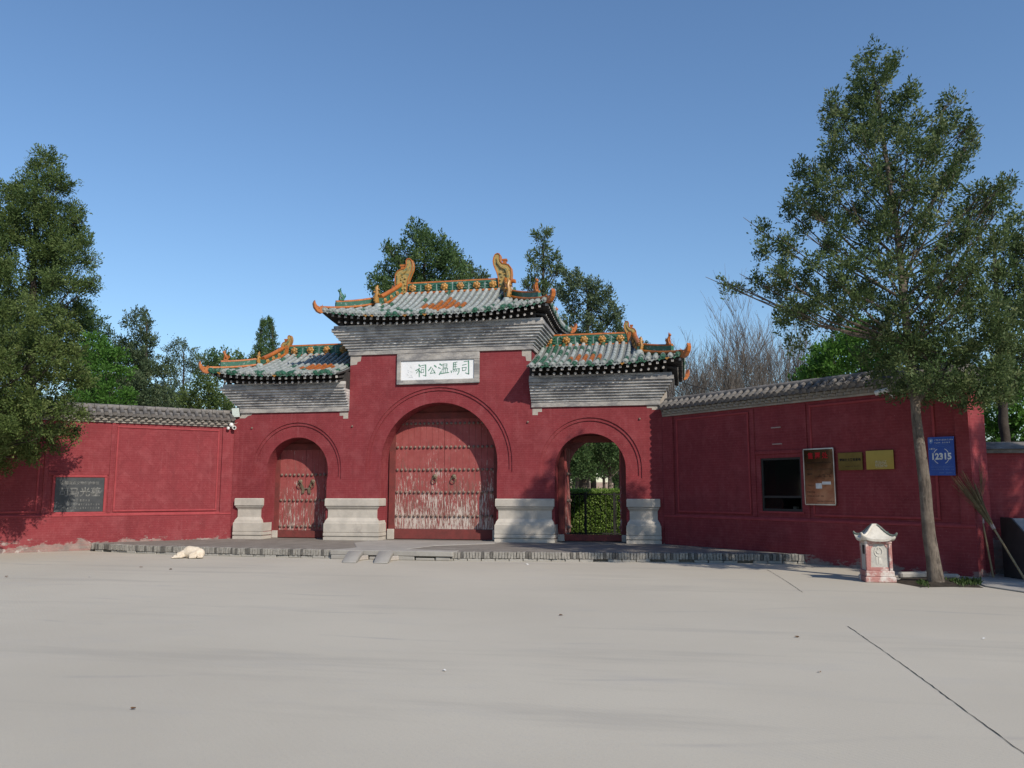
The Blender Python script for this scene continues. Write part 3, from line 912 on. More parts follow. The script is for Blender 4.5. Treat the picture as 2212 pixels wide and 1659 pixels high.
            wall_strip(hp[:5], .25, .1, -.05).build('hip_ridge', M_GREEN, roof)
            seg_line(roof, [p + Vector((0, 0, .27)) for p in hp[:5]], .042, .3)
            seg_line(roof, [p + Vector((0, -.06 if not back else .06, .07)) for p in hp], .042, .3)
            dv = hp[-1] - hp[0]
            beast(roof, hp[3].lerp(hp[4], .5) + Vector((0, 0, .3)), dv, 1.05 if sc == 1 else .9, M_GREEN if (sc == 1 and sgn < 0) else M_ORANGE)
            corner_head(roof, hp[-1] + Vector((0, 0, -.02)) + Vector((dv.x, dv.y, 0)).normalized() * .1, dv, .95)
        # gable wall under the descending ridges
        gz = rf.zmid + rf.prof(abs(xe - xg))
        MB().prism([(rf.y0 + abs(xe - xg), gz - .05), (rf.y1 - abs(xe - xg), gz - .05), (rf.yr, ridge_z + .05)], xg - .03, xg + .03, 'x').build('gable', M_GREEN, roof)
        # timber bracket under the corner
        MB().box(xe - sgn * .52 - .05, xe - sgn * .52 + .05, rf.y0 + .42, rf.y0 + .56, rf.zmid - .3, rf.zmid + .02).build('corner_bracket', M_SOFF, roof)
    # wall core that carries the roof
    MB().box(core_x[0], core_x[1], -.3, GD + .3, rf.zmid - .42, rf.zmid + .12).build('roof_core', M_SOFF, roof)
    return roof

def cornice(x0, x1, el, er, zband, hband, n=9):
    m = MB(); m.box(x0 - el * .05, x1 + er * .05, -.05, GD + .05, zband, zband + hband)
    c = m.build('cornice', M_BAND, gate, bevel=.006)
    z = zband + hband + .004
    h = .0755
    for k in range(n):
        o = .02 + .055 * (k + 1)
        MB().box(x0 - el * o, x1 + er * o, -o, GD + o, z, z + h - .003).build('corbel_course', M_CORB, c, bevel=.004)
        z += h
    o = .07 + .055 * n
    MB().box(x0 - el * o, x1 + er * o, -o, GD + o, z, z + .11).build('frieze', M_BAND, c, bevel=.006)
    MB().box(x0 - el * (o - .05), x1 + er * (o - .05), -o + .05, GD + o - .05, z + .112, z + .2).build('eave_beam', M_CORB, c)
    return z
cornice(-MH, MH, 1, 1, 5.8, .135, 7)
cornice(MH + .002, GH, 0, 1, 4.08, .15, 7)
cornice(-GH, -MH - .002, 1, 0, 4.08, .15, 7)

def dia(c, jc, h, w):
    return lambda i, j, x: abs(x - c) / w + abs(j - jc) / h <= 1.0
main_roof = Roof(-3.5, 3.5, 6.86, 1.22, .24, True, True, -2.02, 2.02)
make_roof(main_roof, 'tall middle roof with orange diamond of tiles and dragon finials', -1.62, 1.6, 8.06, 6, 9, dia(.1, 2.5, 3.0, .75), (-MH - .1, MH + .1))
right_roof = Roof(MH + .004, 7.22, 5.2, 1.0, .2, False, True, MH, 5.95)
make_roof(right_roof, 'lower side roof right of the middle one, mostly green and chalky tiles', MH + .01, 5.62, 6.15, 5, 4, dia(4.45, 2.3, 2.2, .6), (MH, 6.55))
left_roof = Roof(-7.22, -MH - .004, 5.17, 1.0, .2, True, False, -5.95, -MH)
make_roof(left_roof, 'lower side roof left of the middle one, half in its shadow', -5.72, -MH - .01, 6.13, 5, 4, dia(-3.9, 2.1, 2.2, .62), (-6.55, -MH))

# --- doors
STUD_ME = MB().ball((0, -.02, 0), .046, 9, 6, (1, .8, 1)).mesh('stud', M_STUD, smooth=True)
def ring_handle(parent, x, y, z, droop=True):
    m = MB()
    m.ball((x, y - .02, z), .075, 10, 6, (1, .45, 1))
    m.ball((x, y - .05, z + .01), .045, 8, 5)
    m.tube([(x + .075 * math.sin(a), y - .06, z - .085 - .075 * (1 - math.cos(a)) + .06) for a in [i * math.pi / 7 - 0 for i in range(15)]], .013, 6)
    m.build('ring_handle', M_BRASS, parent, smooth=True)

def door(cx, hw, z0, ztop, y, npl, rows, nst, mat, closed=True, crown=None, post=.2):
    """timber frame with its leaves; posts, lintel and threshold form the door part"""
    d = MB().box(cx - hw, cx + hw, y - .05, y + .1, ztop, ztop + .2).build('door', M_FRAMEW, gate, bevel=.006)
    for s in (-1, 1):
        MB().box(cx + s * (hw + post) if s < 0 else cx + hw, cx - hw if s < 0 else cx + hw + post, y - .06, y + .12, z0 - .15, ztop + .3).build('door_post', M_FRAMEW, d, bevel=.006)
    MB().box(cx - hw - .02, cx + hw + .02, y - .09, y + .09, FZ + .015, z0).build('threshold', M_FRAMEW, d, bevel=.01)
    for s in (-1, 1):
        MB().box(cx + s * (hw + post * .5) - post * .55, cx + s * (hw + post * .5) + post * .55, y - .16, y + .16, FZ + .003, z0 + .0).build('door_stone', M_STONE, d, bevel=.012)
    # board closing the head of the arch
    if crown: MB().box(cx - hw - post, cx + hw + post, y + .02, y + .06, ztop + .2, crown).build('head_board', M_FRAMEW, d)
    if closed:
        w = hw / npl
        pr = random.Random(int(cx * 10) + 5)
        for s in (-1, 1):
            for k in range(npl):
                xa = cx + s * (.006 + k * w); xb = cx + s * (.006 + (k + 1) * w - .004)
                dy = pr.uniform(-.004, .004)
                MB().box(min(xa, xb), max(xa, xb), y - .03 + dy, y + .03, z0 + .005, ztop + .02).build('plank', mat, d, bevel=.004)
            for z in rows:
                for k in range(nst):
                    x = cx + s * (hw * (k + .55) / nst)
                    inst('stud', STUD_ME, d, Matrix.Translation((x, y - .03, z)))
    return d
dm = door(0, 1.55, .52, 3.86, .72, 8, (3.72, 3.0, 2.31, 1.63, .92), 11, M_DOOR, crown=4.4)
ring_handle(dm, -.29, .69, 2.1); ring_handle(dm, .31, .69, 2.1)
ds = door(-XS, .86, .44, 2.95, .7, 4, (2.17, 1.38, .58), 6, M_DOORS, crown=3.4, post=.17)
for x in (-4.68, -4.26):
    ring_handle(ds, x, .67, 1.96)
sg = 1
for x, s in ((-4.68, 1), (-4.26, -1)):
    MB().prism([(x - .02, 1.9), (x + .06 * s, 1.9), (x + .16 * s, 1.72), (x + .14 * s, 1.6), (x + .06 * s, 1.58), (x + .07 * s, 1.72)], .63, .66).build('hasp', M_BRASS, ds)
MB().box(-4.56, -4.38, .625, .65, 1.735, 1.76).build('lock_bar', M_STUD, ds)
do = door(XS, .84, .41, 3.08, .7, 4, (), 0, M_DOORS, closed=False, post=.17)
# leaves of the right-hand door, standing open inside the passage
for s in (-1, 1):
    w = .84 / 4
    hx = XS + s * .84
    for k in range(4):
        ya = .78 + k * w
        MB().box(hx - .03 - s * .03, hx + .03 - s * .03, ya, ya + w - .006, .43, 3.05).build('plank', M_DOORS, do, bevel=.004)
    for z in (2.17, 1.38, .6):
        for k in range(5):
            inst('stud', STUD_ME, do, Matrix.Translation((hx - s * .06, .84 + k * .165, z)) @ Matrix.Rotation(-s * math.pi / 2, 4, 'Z'))

# --- name plaque over the middle arch
plq = empty('name_plaque', (0, 0, 5.3), 0, 'white board with five green brush characters in a grey brick frame', 'plaque')
fm = MB()
for a in ((-1.31, 1.27, 5.57 - 5.3, 5.79 - 5.3), (-1.31, 1.27, 4.85 - 5.3, 4.985 - 5.3)): fm.box(a[0], a[1], -.07, -.001, a[2], a[3])
fm.box(-1.31, -1.18, -.068, -.001, 4.986 - 5.3, 5.569 - 5.3); fm.box(1.1, 1.27, -.068, -.001, 4.986 - 5.3, 5.569 - 5.3)
fm.build('frame', M_BAND, plq, bevel=.012)
MB().box(-1.18, 1.1, -.03, -.001, -.315, .27).build('board', M_WHITE, plq)
CH = [
 [((640, 402), (678, 440), 34), ((563, 538), (655, 488), 24), ((655, 492), (625, 545), (578, 602), 20), ((650, 535), (652, 690), 28), ((672, 560), (700, 598), 18),
  ((705, 422), (805, 405), 18), ((808, 408), (816, 672), 28), ((818, 676), (750, 660), 18), ((700, 478), (770, 462), 14), ((700, 520), (706, 597), 12), ((698, 522), (768, 512), 12), ((765, 512), (756, 590), 12), ((703, 595), (762, 587), 12)],
 [((945, 465), (915, 510), (880, 548), 28), ((1028, 428), (1075, 468), 32), ((985, 490), (965, 555), (930, 605), 18), ((928, 618), (1045, 600), 18), ((1005, 535), (1050, 628), 20)],
 [((1162, 395), (1210, 428), 32), ((1128, 482), (1176, 503), 24), ((1150, 650), (1188, 580), 26), ((1238, 402), (1246, 490), 16), ((1238, 402), (1342, 398), 16), ((1340, 398), (1334, 486), 16), ((1242, 446), (1336, 442), 13), ((1246, 490), (1334, 484), 14),
  ((1220, 520), (1214, 612), 15), ((1220, 520), (1356, 506), 15), ((1355, 506), (1344, 602), 15), ((1262, 515), (1262, 612), 13), ((1306, 511), (1304, 608), 13), ((1183, 628), (1388, 606), 22)],
 [((1502, 376), (1494, 536), 24), ((1500, 376), (1592, 360), 15), ((1500, 426), (1580, 412), 14), ((1500, 476), (1580, 462), 14), ((1546, 368), (1540, 530), 14), ((1494, 536), (1642, 520), 18), ((1640, 520), (1636, 600), (1600, 662), 24),
  ((1443, 570), (1452, 612), 24), ((1488, 560), (1500, 598), 17), ((1530, 556), (1546, 592), 17), ((1570, 550), (1592, 586), 17)],
 [((1758, 358), (1872, 344), 18), ((1868, 344), (1876, 656), 30), ((1878, 658), (1794, 628), 22), ((1722, 442), (1816, 424), 18), ((1716, 500), (1726, 578), 16), ((1714, 502), (1818, 494), 16), ((1815, 495), (1800, 562), 16), ((1724, 574), (1802, 562), 16)]]
def stroke_mesh(strokes, cx, cz, sc, y, th=.006, ox=0, oz=0):
    m = MB()
    for s in strokes:
        pts, w = s[:-1], s[-1]
        P = [Vector(((p[0] - cx) * sc + ox, 0, -(p[1] - cz) * sc + oz)) for p in pts]
        n = len(P); L = []; Rr = []
        for i, p in enumerate(P):
            d = (P[min(i + 1, n - 1)] - P[max(i - 1, 0)]).normalized(); nn = Vector((-d.z, 0, d.x))
            ww = w * sc * .5 * (1.05 if i == 0 else .75 if i == n - 1 else .9)
            if i == 0: p = p - d * w * sc * .3
            if i == n - 1: p = p + d * w * sc * .3
            L.append(p + nn * ww); Rr.append(p - nn * ww)
        poly = [(p.x, p.z) for p in L] + [(p.x, p.z) for p in reversed(Rr)]
        m.prism(poly, y - th, y)
    return m
SCP = 2.28 / 1785
for ch in CH:
    stroke_mesh(ch, 1096, 535, SCP * .985, -.031, .004, -.04, -.022).build('character', M_TXT, plq)
sl = []
for (x, y, a, b) in ((440, 415, 6, 40), (425, 455, 40, 20), (355, 520, 40, 25), (430, 560, 50, 10), (345, 610, 30, 40), (440, 640, 30, 40), (395, 690, 60, 12), (365, 570, 30, 6), (470, 690, 20, 20)):
    sl.append(((x, y), (x + a, y + b), 16))
stroke_mesh(sl, 1096, 535, SCP * .985, -.031, .003, -.04, -.022).build('inscription', M_TXT2, plq)

# ------------------------------------------------------------------ splayed wing walls
TOOTH = MB().prism([(-.1, 0), (.1, 0), (0, -.1)], 0, .06, 'z').mesh('tooth_brick', M_TOOTH, bevel=.004)
def coping_tile(L):
    m = MB()
    a, b = Vector((0, -.2, 4.0)), Vector((0, .06, 4.17))
    m.tube([a, a.lerp(b, .5) + Vector((0, 0, -.01)), b], [.062, .06, .056], 7, True, math.pi * 1.05, (0, 0, 1))
    return m.mesh('coping_tile', M_COPE, smooth=True)
COPT = coping_tile(1)
CEND = MB().tube([(0, -.23, 3.985), (0, -.2, 4.0)], [.066, .066], 9).mesh('end_tile', M_COPE, smooth=True)
def scallop():
    m = MB(); m.prism([(-.1, 0), (-.085, -.05), (-.03, -.085), (.03, -.085), (.085, -.05), (.1, 0)], -.015, .015)
    return m.mesh('drip_tile', M_COPE)
SCAL = scallop()

def wing(name, origin, rz, x0, x1, zc, label, strips, panels, hole=None, seed=1, paint=M_REDW):
    """local x runs along the wall, the front looks to -y"""
    w = empty(name, origin, rz, label, 'wall')
    q = random.Random(seed)
    zt = zc - .0
    m = MB()
    if hole:
        hx0, hx1, hz0, hz1 = hole
        m.box(x0, hx0, 0, .55, 0, zt); m.box(hx1, x1, 0, .55, 0, zt)
        m.box(hx0, hx1, 0, .55, 0, hz0); m.box(hx0, hx1, 0, .55, hz1, zt)
    else: m.box(x0, x1, 0, .55, 0, zt)
    body = m.build('wall_body', paint, w)
    # base course and its weathered ledge
    MB().box(x0, x1, -.055, -.001, 0, .97).build('base_course', paint, w)
    MB().prism([(-.07, .955), (-.07, .99), (-.03, 1.03), (.0, 1.035), (.0, .955)], x0, x1, 'x').build('ledge', M_REDE, w)
    for a, b, za, zb, o in strips:
        MB().box(a, b, -o, -.001, za, zb).build('raised_strip', M_REDW, w, bevel=.006)
    for a, b, za, zb in panels:
        MB().box(a, b, -.012, -.001, za, zb).build('wall_panel', M_REDP, w)
        fr = MB()
        t = .05
        fr.box(a - t, b + t, -.035, -.001, zb, zb + t); fr.box(a - t, b + t, -.035, -.001, za - t, za)
        fr.box(a - t, a, -.034, -.001, za + .001, zb - .001); fr.box(b, b + t, -.034, -.001, za + .001, zb - .001)
        fr.build('panel_frame', M_REDE, w, bevel=.008)
    # cornice: courses and two rows of bricks set cornerwise
    z = zc - .02
    MB().box(x0, x1, -.05, .6, z, z + .05).build('cornice_course', M_TOOTH, w, bevel=.005)
    n = int((x1 - x0) / .2)
    for r, zz, ofs in ((0, z + .052, 0), (1, z + .116, .1)):
        MB().box(x0, x1, -.05 - .03 * r, .6, zz, zz + .062).build('cornice_course', M_COPE, w)
        for i in range(n):
            x = x0 + .1 + i * .2 + ofs
            if x > x1 - .02: continue
            inst('tooth_brick', TOOTH, w, Matrix.Translation((x, -.052 - .03 * r, zz)) @ Matrix.Rotation(q.uniform(-.08, .08), 4, 'Z'))
    z += .182
    MB().box(x0, x1, -.12, .75, z, z + .045).build('cornice_course', M_COPE, w, bevel=.005)
    # coping: sloping tiles and a round ridge
    dz = z - 3.92
    MB().prism([(-.19, 3.965 + dz), (-.19, 3.985 + dz), (.04, 4.12 + dz), (.27, 4.17 + dz), (.55, 4.12 + dz), (.9, 3.97 + dz), (.9, 3.95 + dz)], x0, x1, 'x').build('coping', M_COPE, w)
    n = int((x1 - x0) / .21)
    for i in range(n + 1):
        x = x0 + .08 + i * .21
        if x > x1: continue
        M = Matrix.Translation((x + q.uniform(-.01, .01), q.uniform(-.012, .012), dz + q.uniform(-.006, .006)))
        inst('coping_tile', COPT, w, M)
        inst('end_tile', CEND, w, M)
        if x + .1 < x1: inst('drip_tile', SCAL, w, Matrix.Translation((x + .105, -.2, 4.0 + dz)) @ Matrix.Rotation(q.uniform(-.1, .25), 4, 'X'))
    seg = MB()
    L = .32; k = int((x1 - x0) / L)
    for i in range(k):
        a = x0 + (x1 - x0) * i / k; b = x0 + (x1 - x0) * (i + 1) / k
        o = MB().tube([(a, .12, 4.2 + dz), (b - .01, .12, 4.2 + dz + q.uniform(-.006, .006))], [.085, .078], 8).build('ridge_tile', M_COPE, w, smooth=True)
    return w

RW = wing('wing_wall', (6.6, 0, 0), -R(45), .02, 8.55, 3.76, 'shaded red wall right of the gate with ticket window and signs',
          [(.02, .42, .97, 3.73, .06), (3.12, 3.24, 1.04, 3.7, .03), (4.66, 4.78, 1.04, 3.7, .03), (8.27, 8.55, 0.98, 3.73, .05), (3.25, 4.65, 2.56, 2.64, .035)],
          [(.58, 3.02, 1.14, 3.6), (4.92, 7.8, 1.14, 3.6)], (3.38, 4.56, 1.18, 2.46), seed=2, paint=red_wall('red_painted_wing_brick_less_worn', .1))
LW = wing('wing_wall', (-6.65, 0, 0), R(45), -8.6, -.02, 3.66, 'sunlit red wall left of the gate with a dark stone tablet',
          [(-.36, -.02, .97, 3.63, .06), (-3.5, -3.4, 1.04, 3.63, .03), (-5.15, -5.05, 1.04, 3.63, .03), (-5.04, -3.51, 2.12, 2.2, .03)],
          [(-3.3, -.5, 1.12, 3.5), (-8.3, -5.3, 1.12, 3.5)], seed=4)
# fill between the gate's corner and the wings
MB().prism([(6.48, -.0), (6.62, -.02), (6.9, .3), (6.48, .3)], 0, 4.05, 'z').build('corner_fill', M_REDW, gate)
MB().prism([(-6.48, -.0), (-6.67, -.02), (-6.95, .3), (-6.48, .3)], 0, 4.05, 'z').build('corner_fill', M_REDW, gate)
MB().box(6.5, 6.72, .02, .3, 4.06, 4.52).build('corner_block', M_GOLDST, gate, bevel=.008)

# ticket window in the right wing
win = empty('ticket_window', RW.matrix_basis @ Vector((0, 0, 0)), -R(45), 'dark glazed ticket window in the shaded right wall', 'window')
win.location = (6.6, 0, 0)
f = MB()
f.box(3.38, 3.43, .03, .09, 1.18, 2.46); f.box(4.51, 4.56, .03, .09, 1.18, 2.46); f.box(3.43, 4.51, .03, .09, 2.41, 2.46); f.box(3.43, 4.51, .03, .09, 1.18, 1.24)
f.build('window_frame', M_IRON, win)
MB().box(3.43, 4.51, .035, .085, 1.5, 1.55).build('rail', M_IRON, win)
gl = NT('window_glass'); gl.b.inputs['Base Color'].default_value = (.01, .012, .012, 1); gl.b.inputs['Roughness'].default_value = .06
tp = gl.n('BsdfTransparent'); tp.inputs[0].default_value = (.55, .6, .6, 1); mx = gl.n('MixShader'); mx.inputs[0].default_value = .55
gl.l(gl.b.outputs[0], mx.inputs[1]); gl.l(tp.outputs[0], mx.inputs[2]); gl.l(mx.outputs[0], gl.t.nodes['Material Output'].inputs[0])
MB().box(3.43, 4.51, .058, .064, 1.55, 2.41).build('pane', gl.mat, win)
MB().box(3.43, 3.97, .058, .064, 1.24, 1.5).build('pane', gl.mat, win)
MB().box(3.32, 4.62, -.03, .03, 1.14, 1.178).build('window_sill', M_REDE, win)
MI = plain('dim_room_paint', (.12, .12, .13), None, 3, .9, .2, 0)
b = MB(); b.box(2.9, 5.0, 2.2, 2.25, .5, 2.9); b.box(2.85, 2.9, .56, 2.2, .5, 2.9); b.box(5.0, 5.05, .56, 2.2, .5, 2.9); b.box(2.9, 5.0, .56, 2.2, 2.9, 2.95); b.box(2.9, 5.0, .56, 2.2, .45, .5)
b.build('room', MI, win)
MB().box(3.5, 4.45, .6, 1.1, 1.12, 1.16).build('counter', plain('counter_top', (.2, .2, .2), None, 5, .5, .4, 0), win)
for k, (x, h, c) in enumerate(((3.75, .12, (.5, .5, .48)), (4.2, .2, (.35, .4, .5)), (4.35, .14, (.6, .6, .58)))):
    tag(MB().box(x, x + .1, .7, .8, 1.165, 1.165 + h).build('paper_box', plain('paper_box%d' % k, c, None, 5, .8, .2, 0)), ('tallest pale bluish box' if k == 1 else 'small grey box left' if k == 0 else 'small pale box right') + ' on the counter inside the ticket window', 'box', 'boxes on the ticket counter').matrix_world = Matrix.Translation((6.6, 0, 0)) @ Matrix.Rotation(-R(45), 4, 'Z')
cu = MB()
cu.add([(4.38 + .01 * (i % 2), .2 + .04 * (i % 2), 1.6 + .75 * j) for i in range(6) for j in range(2)] , [])
M_CURT = plain('magenta_cloth', (.22, .05, .14), None, 5, .9, .1, 0)
c2 = MB(); vs = []; fs = []
for i in range(9):
    for j in range(2): vs.append((4.36 + .02 * i, .16 + .02 * (i % 2), 1.56 + .62 * j))
for i in range(8): fs.append((2 * i, 2 * i + 2, 2 * i + 3, 2 * i + 1))
c2.add(vs, fs)
c2.build('curtain', M_CURT, win)

# ------------------------------------------------------------------ tablet, boards and signs
WMR = Matrix.Translation((6.6, 0, 0)) @ Matrix.Rotation(-R(45), 4, 'Z')
WML = Matrix.Translation((-6.65, 0, 0)) @ Matrix.Rotation(R(45), 4, 'Z')
def on_wall(name, M, x, y, z, label, cat, group=None, tilt=0):
    o = empty(name, (0, 0, 0), 0, label, cat, group)
    o.matrix_basis = M @ Matrix.Translation((x, y, z)) @ Matrix.Rotation(tilt, 4, 'Y')
    return o
def text_mesh(body, size, ext=.002, bold=0):
    c = bpy.data.curves.new('text', 'FONT'); c.body = body; c.size = size; c.extrude = ext; c.align_x = 'CENTER'; c.align_y = 'CENTER'; c.offset = bold; c.resolution_u = 3
    o = bpy.data.objects.new('text', c); col.objects.link(o)
    dg = bpy.context.evaluated_depsgraph_get()
    me = bpy.data.meshes.new_from_object(o.evaluated_get(dg))
    bpy.data.objects.remove(o)
    return me
def put_text(parent, body, size, x, y, z, mat, name='lettering', sx=1, bold=0):
    me = text_mesh(body, size, .0015, bold)
    me.materials.clear(); me.materials.append(mat)
    return inst(name, me, parent, Matrix.Translation((x, y, z)) @ Matrix.Rotation(math.pi / 2, 4, 'X') @ Matrix.Diagonal((sx, 1, 1, 1)))
def dabs(parent, rows, mat, y, name='fine_print', seed=0, gap=.5):
    """rows of strokes for print that is too small to read: (x0, x1, z, height)"""
    q = random.Random(seed); m = MB()
    for x0, x1, z, h in rows:
        x = x0
        while x < x1:
            w = h * q.uniform(.75, 1.0)
            for _ in range(4):
                a = q.uniform(0, w * .6); zz = q.uniform(-.45, .35) * h
                if q.random() < .55: m.box(x + a * .3, x + a * .3 + w * .6, y - .001, y, z + zz, z + zz + h * .14)
                else: m.box(x + a, x + a + h * .14, y - .001, y, z - h * .45, z + h * .4)
            x += w + h * .2
            if q.random() < gap * .15: x += h
    return m.build(name, mat, parent)

tb = on_wall('stone_tablet', WML, -4.23, 0, 1.56, 'dark inscribed stone tablet set in the sunlit left wall', 'tablet')
M_TAB = plain('black_polished_stone', (.03, .033, .036), (.05, .053, .056), 4, .45, .4, .1, ((.17, .175, .17), .56))
M_TABT = plain('worn_white_paint', (.24, .24, .225), (.07, .07, .068), 9, .8, .2, 0)
MB().box(-.62, .62, -.03, .05, -.48, .49).build('slab', M_TAB, tb, bevel=.006)
f = MB(); t = .07
f.box(-.69, .69, -.05, -.001, .49, .56); f.box(-.69, .69, -.05, -.001, -.55, -.481); f.box(-.69, -.62, -.049, -.001, -.48, .489); f.box(.62, .69, -.049, -.001, -.48, .489)
f.build('frame', M_REDE, tb, bevel=.008)
put_text(tb, '全国重点文物保护单位', .098, 0, -.0315, .325, M_TABT, bold=.001)
put_text(tb, '司马光墓', .27, 0, -.0315, .06, M_TABT, bold=.004)
dabs(tb, [(-.3, .3, -.16, .07), (-.4, .5, -.27, .06), (-.42, .5, -.37, .06)], M_TABT, -.031, seed=3)

def metal(name, c, rough, c2=None, wav=.25):
    m = NT(name)
    m.color(m.mix(m.rng(m.noise(2.5, 3, .6), .35, .65), c, c2 or tuple(x * .7 for x in c)))
    m.b.inputs['Metallic'].default_value = 1; m.b.inputs['Roughness'].default_value = rough
    m.bump(m.noise(2.2, 2, .5), wav, .03)
    return m.mat
M_STEELREFL = metal('steel_brown_reflection', (.25, .14, .11), .12, (.17, .08, .065), .12)  # the red-brown paints in what the polished steel reflects
M_GOLD = metal('brushed_gold', (.2, .14, .045), .5, (.15, .105, .035))
M_GOLDM = metal('mirror_gold_plate', (.15, .108, .04), .03, (.13, .095, .035), .04)
M_STEEL = metal('steel_edge', (.6, .6, .58), .3)
M_INK = plain('black_ink', (.02, .018, .016), None, 9, .7, .2, 0)
M_REDINK = plain('red_ink', (.45, .01, .015), None, 9, .6, .2, 0)
M_BLUE = plain('blue_sign_print', (.018, .075, .36), (.014, .06, .3), 3, .45, .4, 0)
M_SIGNW = plain('sign_white', (.72, .74, .74), None, 3, .5, .3, 0)
M_SIGNL = plain('sign_light_blue', (.16, .27, .56), None, 3, .5, .3, 0)

nb = on_wall('notice_board', WMR, 5.11, -.045, 1.99, 'tall polished steel notice board with red title beside the window', 'notice board')
MB().box(-.39, .39, -.03, 0, -.62, .62).build('panel', M_STEELREFL, nb, bevel=.004)
f = MB(); f.box(-.4, .4, -.04, -.001, .62, .645); f.box(-.4, .4, -.04, -.001, -.645, -.62); f.box(-.41, -.39, -.04, -.001, -.62, .62); f.box(.39, .41, -.04, -.001, -.62, .62)
f.build('rim', M_STEEL, nb)
put_text(nb, '售 票 处', .15, -.02, -.033, .47, M_REDINK, bold=.004)
dabs(nb, [(-.33, .33, .32, .035), (-.33, -.2, .18, .045), (-.05, .3, .17, .03), (-.32, -.22, .06, .05), (.0, .3, .04, .035), (-.1, .3, -.0, .03), (-.32, -.15, -.2, .04), (-.34, -.1, -.35, .04), (-.34, .1, -.44, .035), (-.1, .32, -.56, .035)], M_INK, -.031, seed=5)
MB().box(-.1, .06, -.034, -.031, -.27, -.15).build('sticker', M_PAPER, nb)
MB().box(.07, .3, -.034, -.031, -.18, -.115).build('sticker', M_PAPER, nb)
g1 = on_wall('gold_plaque', WMR, 5.91, -.04, 2.315, 'dull gold plaque with one line of black characters beside the notice board', 'plaque', None, 0)
MB().box(-.3, .3, -.02, 0, -.195, .195).build('plate', M_GOLD, g1, bevel=.004)
put_text(g1, '爱国主义教育基地', .066, 0, -.0225, .03, M_INK, bold=.0015)
dabs(g1, [(-.12, .24, -.11, .022)], M_INK, -.021, seed=8)
g2 = on_wall('gold_plaque', WMR, 6.62, -.04, 2.325, 'mirror-bright gold plaque farthest from the ticket window', 'plaque', None, 0)
MB().box(-.32, .32, -.02, 0, -.205, .205).build('plate', M_GOLDM, g2, bevel=.004)
dabs(g2, [(-.1, .16, .0 - .03 * k, .02) for k in range(1, 6)], M_SIGNW, -.021, seed=9)
bs = on_wall('blue_sign', WMR, 7.985, -.075, 2.355, 'blue consumer hotline sign reading 12315 behind the leaning tree trunk', 'sign', None, .012)
MB().box(-.265, .265, -.012, 0, -.385, .385).build('panel', M_BLUE, bs, bevel=.002)
put_text(bs, '12315', .172, 0, -.0145, -.01, M_SIGNW, sx=.98, bold=.007)
def arc_strip(r0, r1, a0, a1, n=14):
    m = MB(); vs = []; fs = []
    for i in range(n + 1):
        a = a0 + (a1 - a0) * i / n
        vs += [(math.cos(a) * r0, -.0132, math.sin(a) * r0), (math.cos(a) * r1, -.0132, math.sin(a) * r1)]
    fs = [(2 * i, 2 * i + 2, 2 * i + 3, 2 * i + 1) for i in range(n)]
    return m.add(vs, fs)
for a0, a1 in ((.45, 1.1), (2.05, 2.7), (3.6, 4.25), (5.2, 5.85)):
    arc_strip(.155, .168, a0, a1).build('ring_mark', M_SIGNW, bs)
for r in (.2, .235, .262):
    arc_strip(r, r + .003, 0.1 if r < .21 else .6, 3.0 if r < .21 else 2.5, 24).build('ring_mark', M_SIGNL, bs)
    arc_strip(r, r + .003, 3.4 if r < .21 else 3.8, 6.1 if r < .21 else 5.6, 24).build('ring_mark', M_SIGNL, bs)
e = MB(); e.prism([(-.245, .34), (-.2, .36), (-.155, .34), (-.16, .29), (-.2, .25), (-.24, .29)], -.0145, -.012); e.build('emblem', M_SIGNL, bs)
e = MB(); e.prism([(-.215, .325), (-.185, .325), (-.19, .3), (-.2, .29), (-.21, .3)], -.0165, -.0146); e.build('emblem', M_SIGNW, bs)
dabs(bs, [(-.125, .24, .325, .03), (-.125, .2, .272, .03), (-.24, -.12, .15, .032)], M_SIGNW, -.0125, seed=12)
dabs(bs, [(-.23, .24, -.215, .022), (-.23, .24, -.265, .022), (-.06, .25, -.33, .026)], M_SIGNL, -.0125, seed=13)
# two thin iron ties on the wall above the window
for z, x in ((3.18, 3.9), (2.78, 3.92)):
    MB().box(x - .14, x + .14, -.02, -.001, z, z + .025).build('wall_tie', M_CABLE, RW)

# ------------------------------------------------------------------ cameras and floodlight on the walls
fl = on_wall('floodlight', WML, -.02, -.14, 4.1, 'small white floodlight on the coping left of the gate', 'floodlight')
o = MB(); o.box(-.11, .11, -.02, .02, -.14, .14); o.build('glass', M_GLASSW, fl, bevel=.006)
o = MB(); o.box(-.125, .125, .02, .07, -.155, .155); o.build('housing', M_BLACKP, fl, bevel=.008)
MB().tube([(-.14, .03, -.02), (-.15, .03, -.2), (.15, .03, -.2), (.14, .03, -.02)], .012, 6).build('bracket', M_BLACKP, fl)
for ch in fl.children: ch.matrix_basis = Matrix.Rotation(R(-12), 4, 'Y') @ Matrix.Rotation(R(14), 4, 'X') @ Matrix.Rotation(R(-25), 4, 'Z')
cl = on_wall('security_camera', WML, -.14, -.12, 3.62, 'white twin-lamp security camera at the corner left of the gate', 'camera')
MB().tube([(0, .06, .1), (0, -.02, .1)], [.06, .055], 10).build('mount', M_PLASTIC, cl, smooth=True)
MB().ball((.0, -.03, .09), .07, 10, 7).build('dome', M_PLASTIC, cl, smooth=True)
MB().tube([(.07, .02, .02), (.07, -.12, -.0)], [.06, .062], 12).build('eye', M_PLASTIC, cl, smooth=True)
MB().tube([(.07, -.12, -.0), (.07, -.126, -.001)], [.04, .04], 12).build('lens', M_BLACKP, cl)
MB().ball((-.09, -.03, -.02), .052, 9, 6).build('eye', M_PLASTIC, cl, smooth=True)
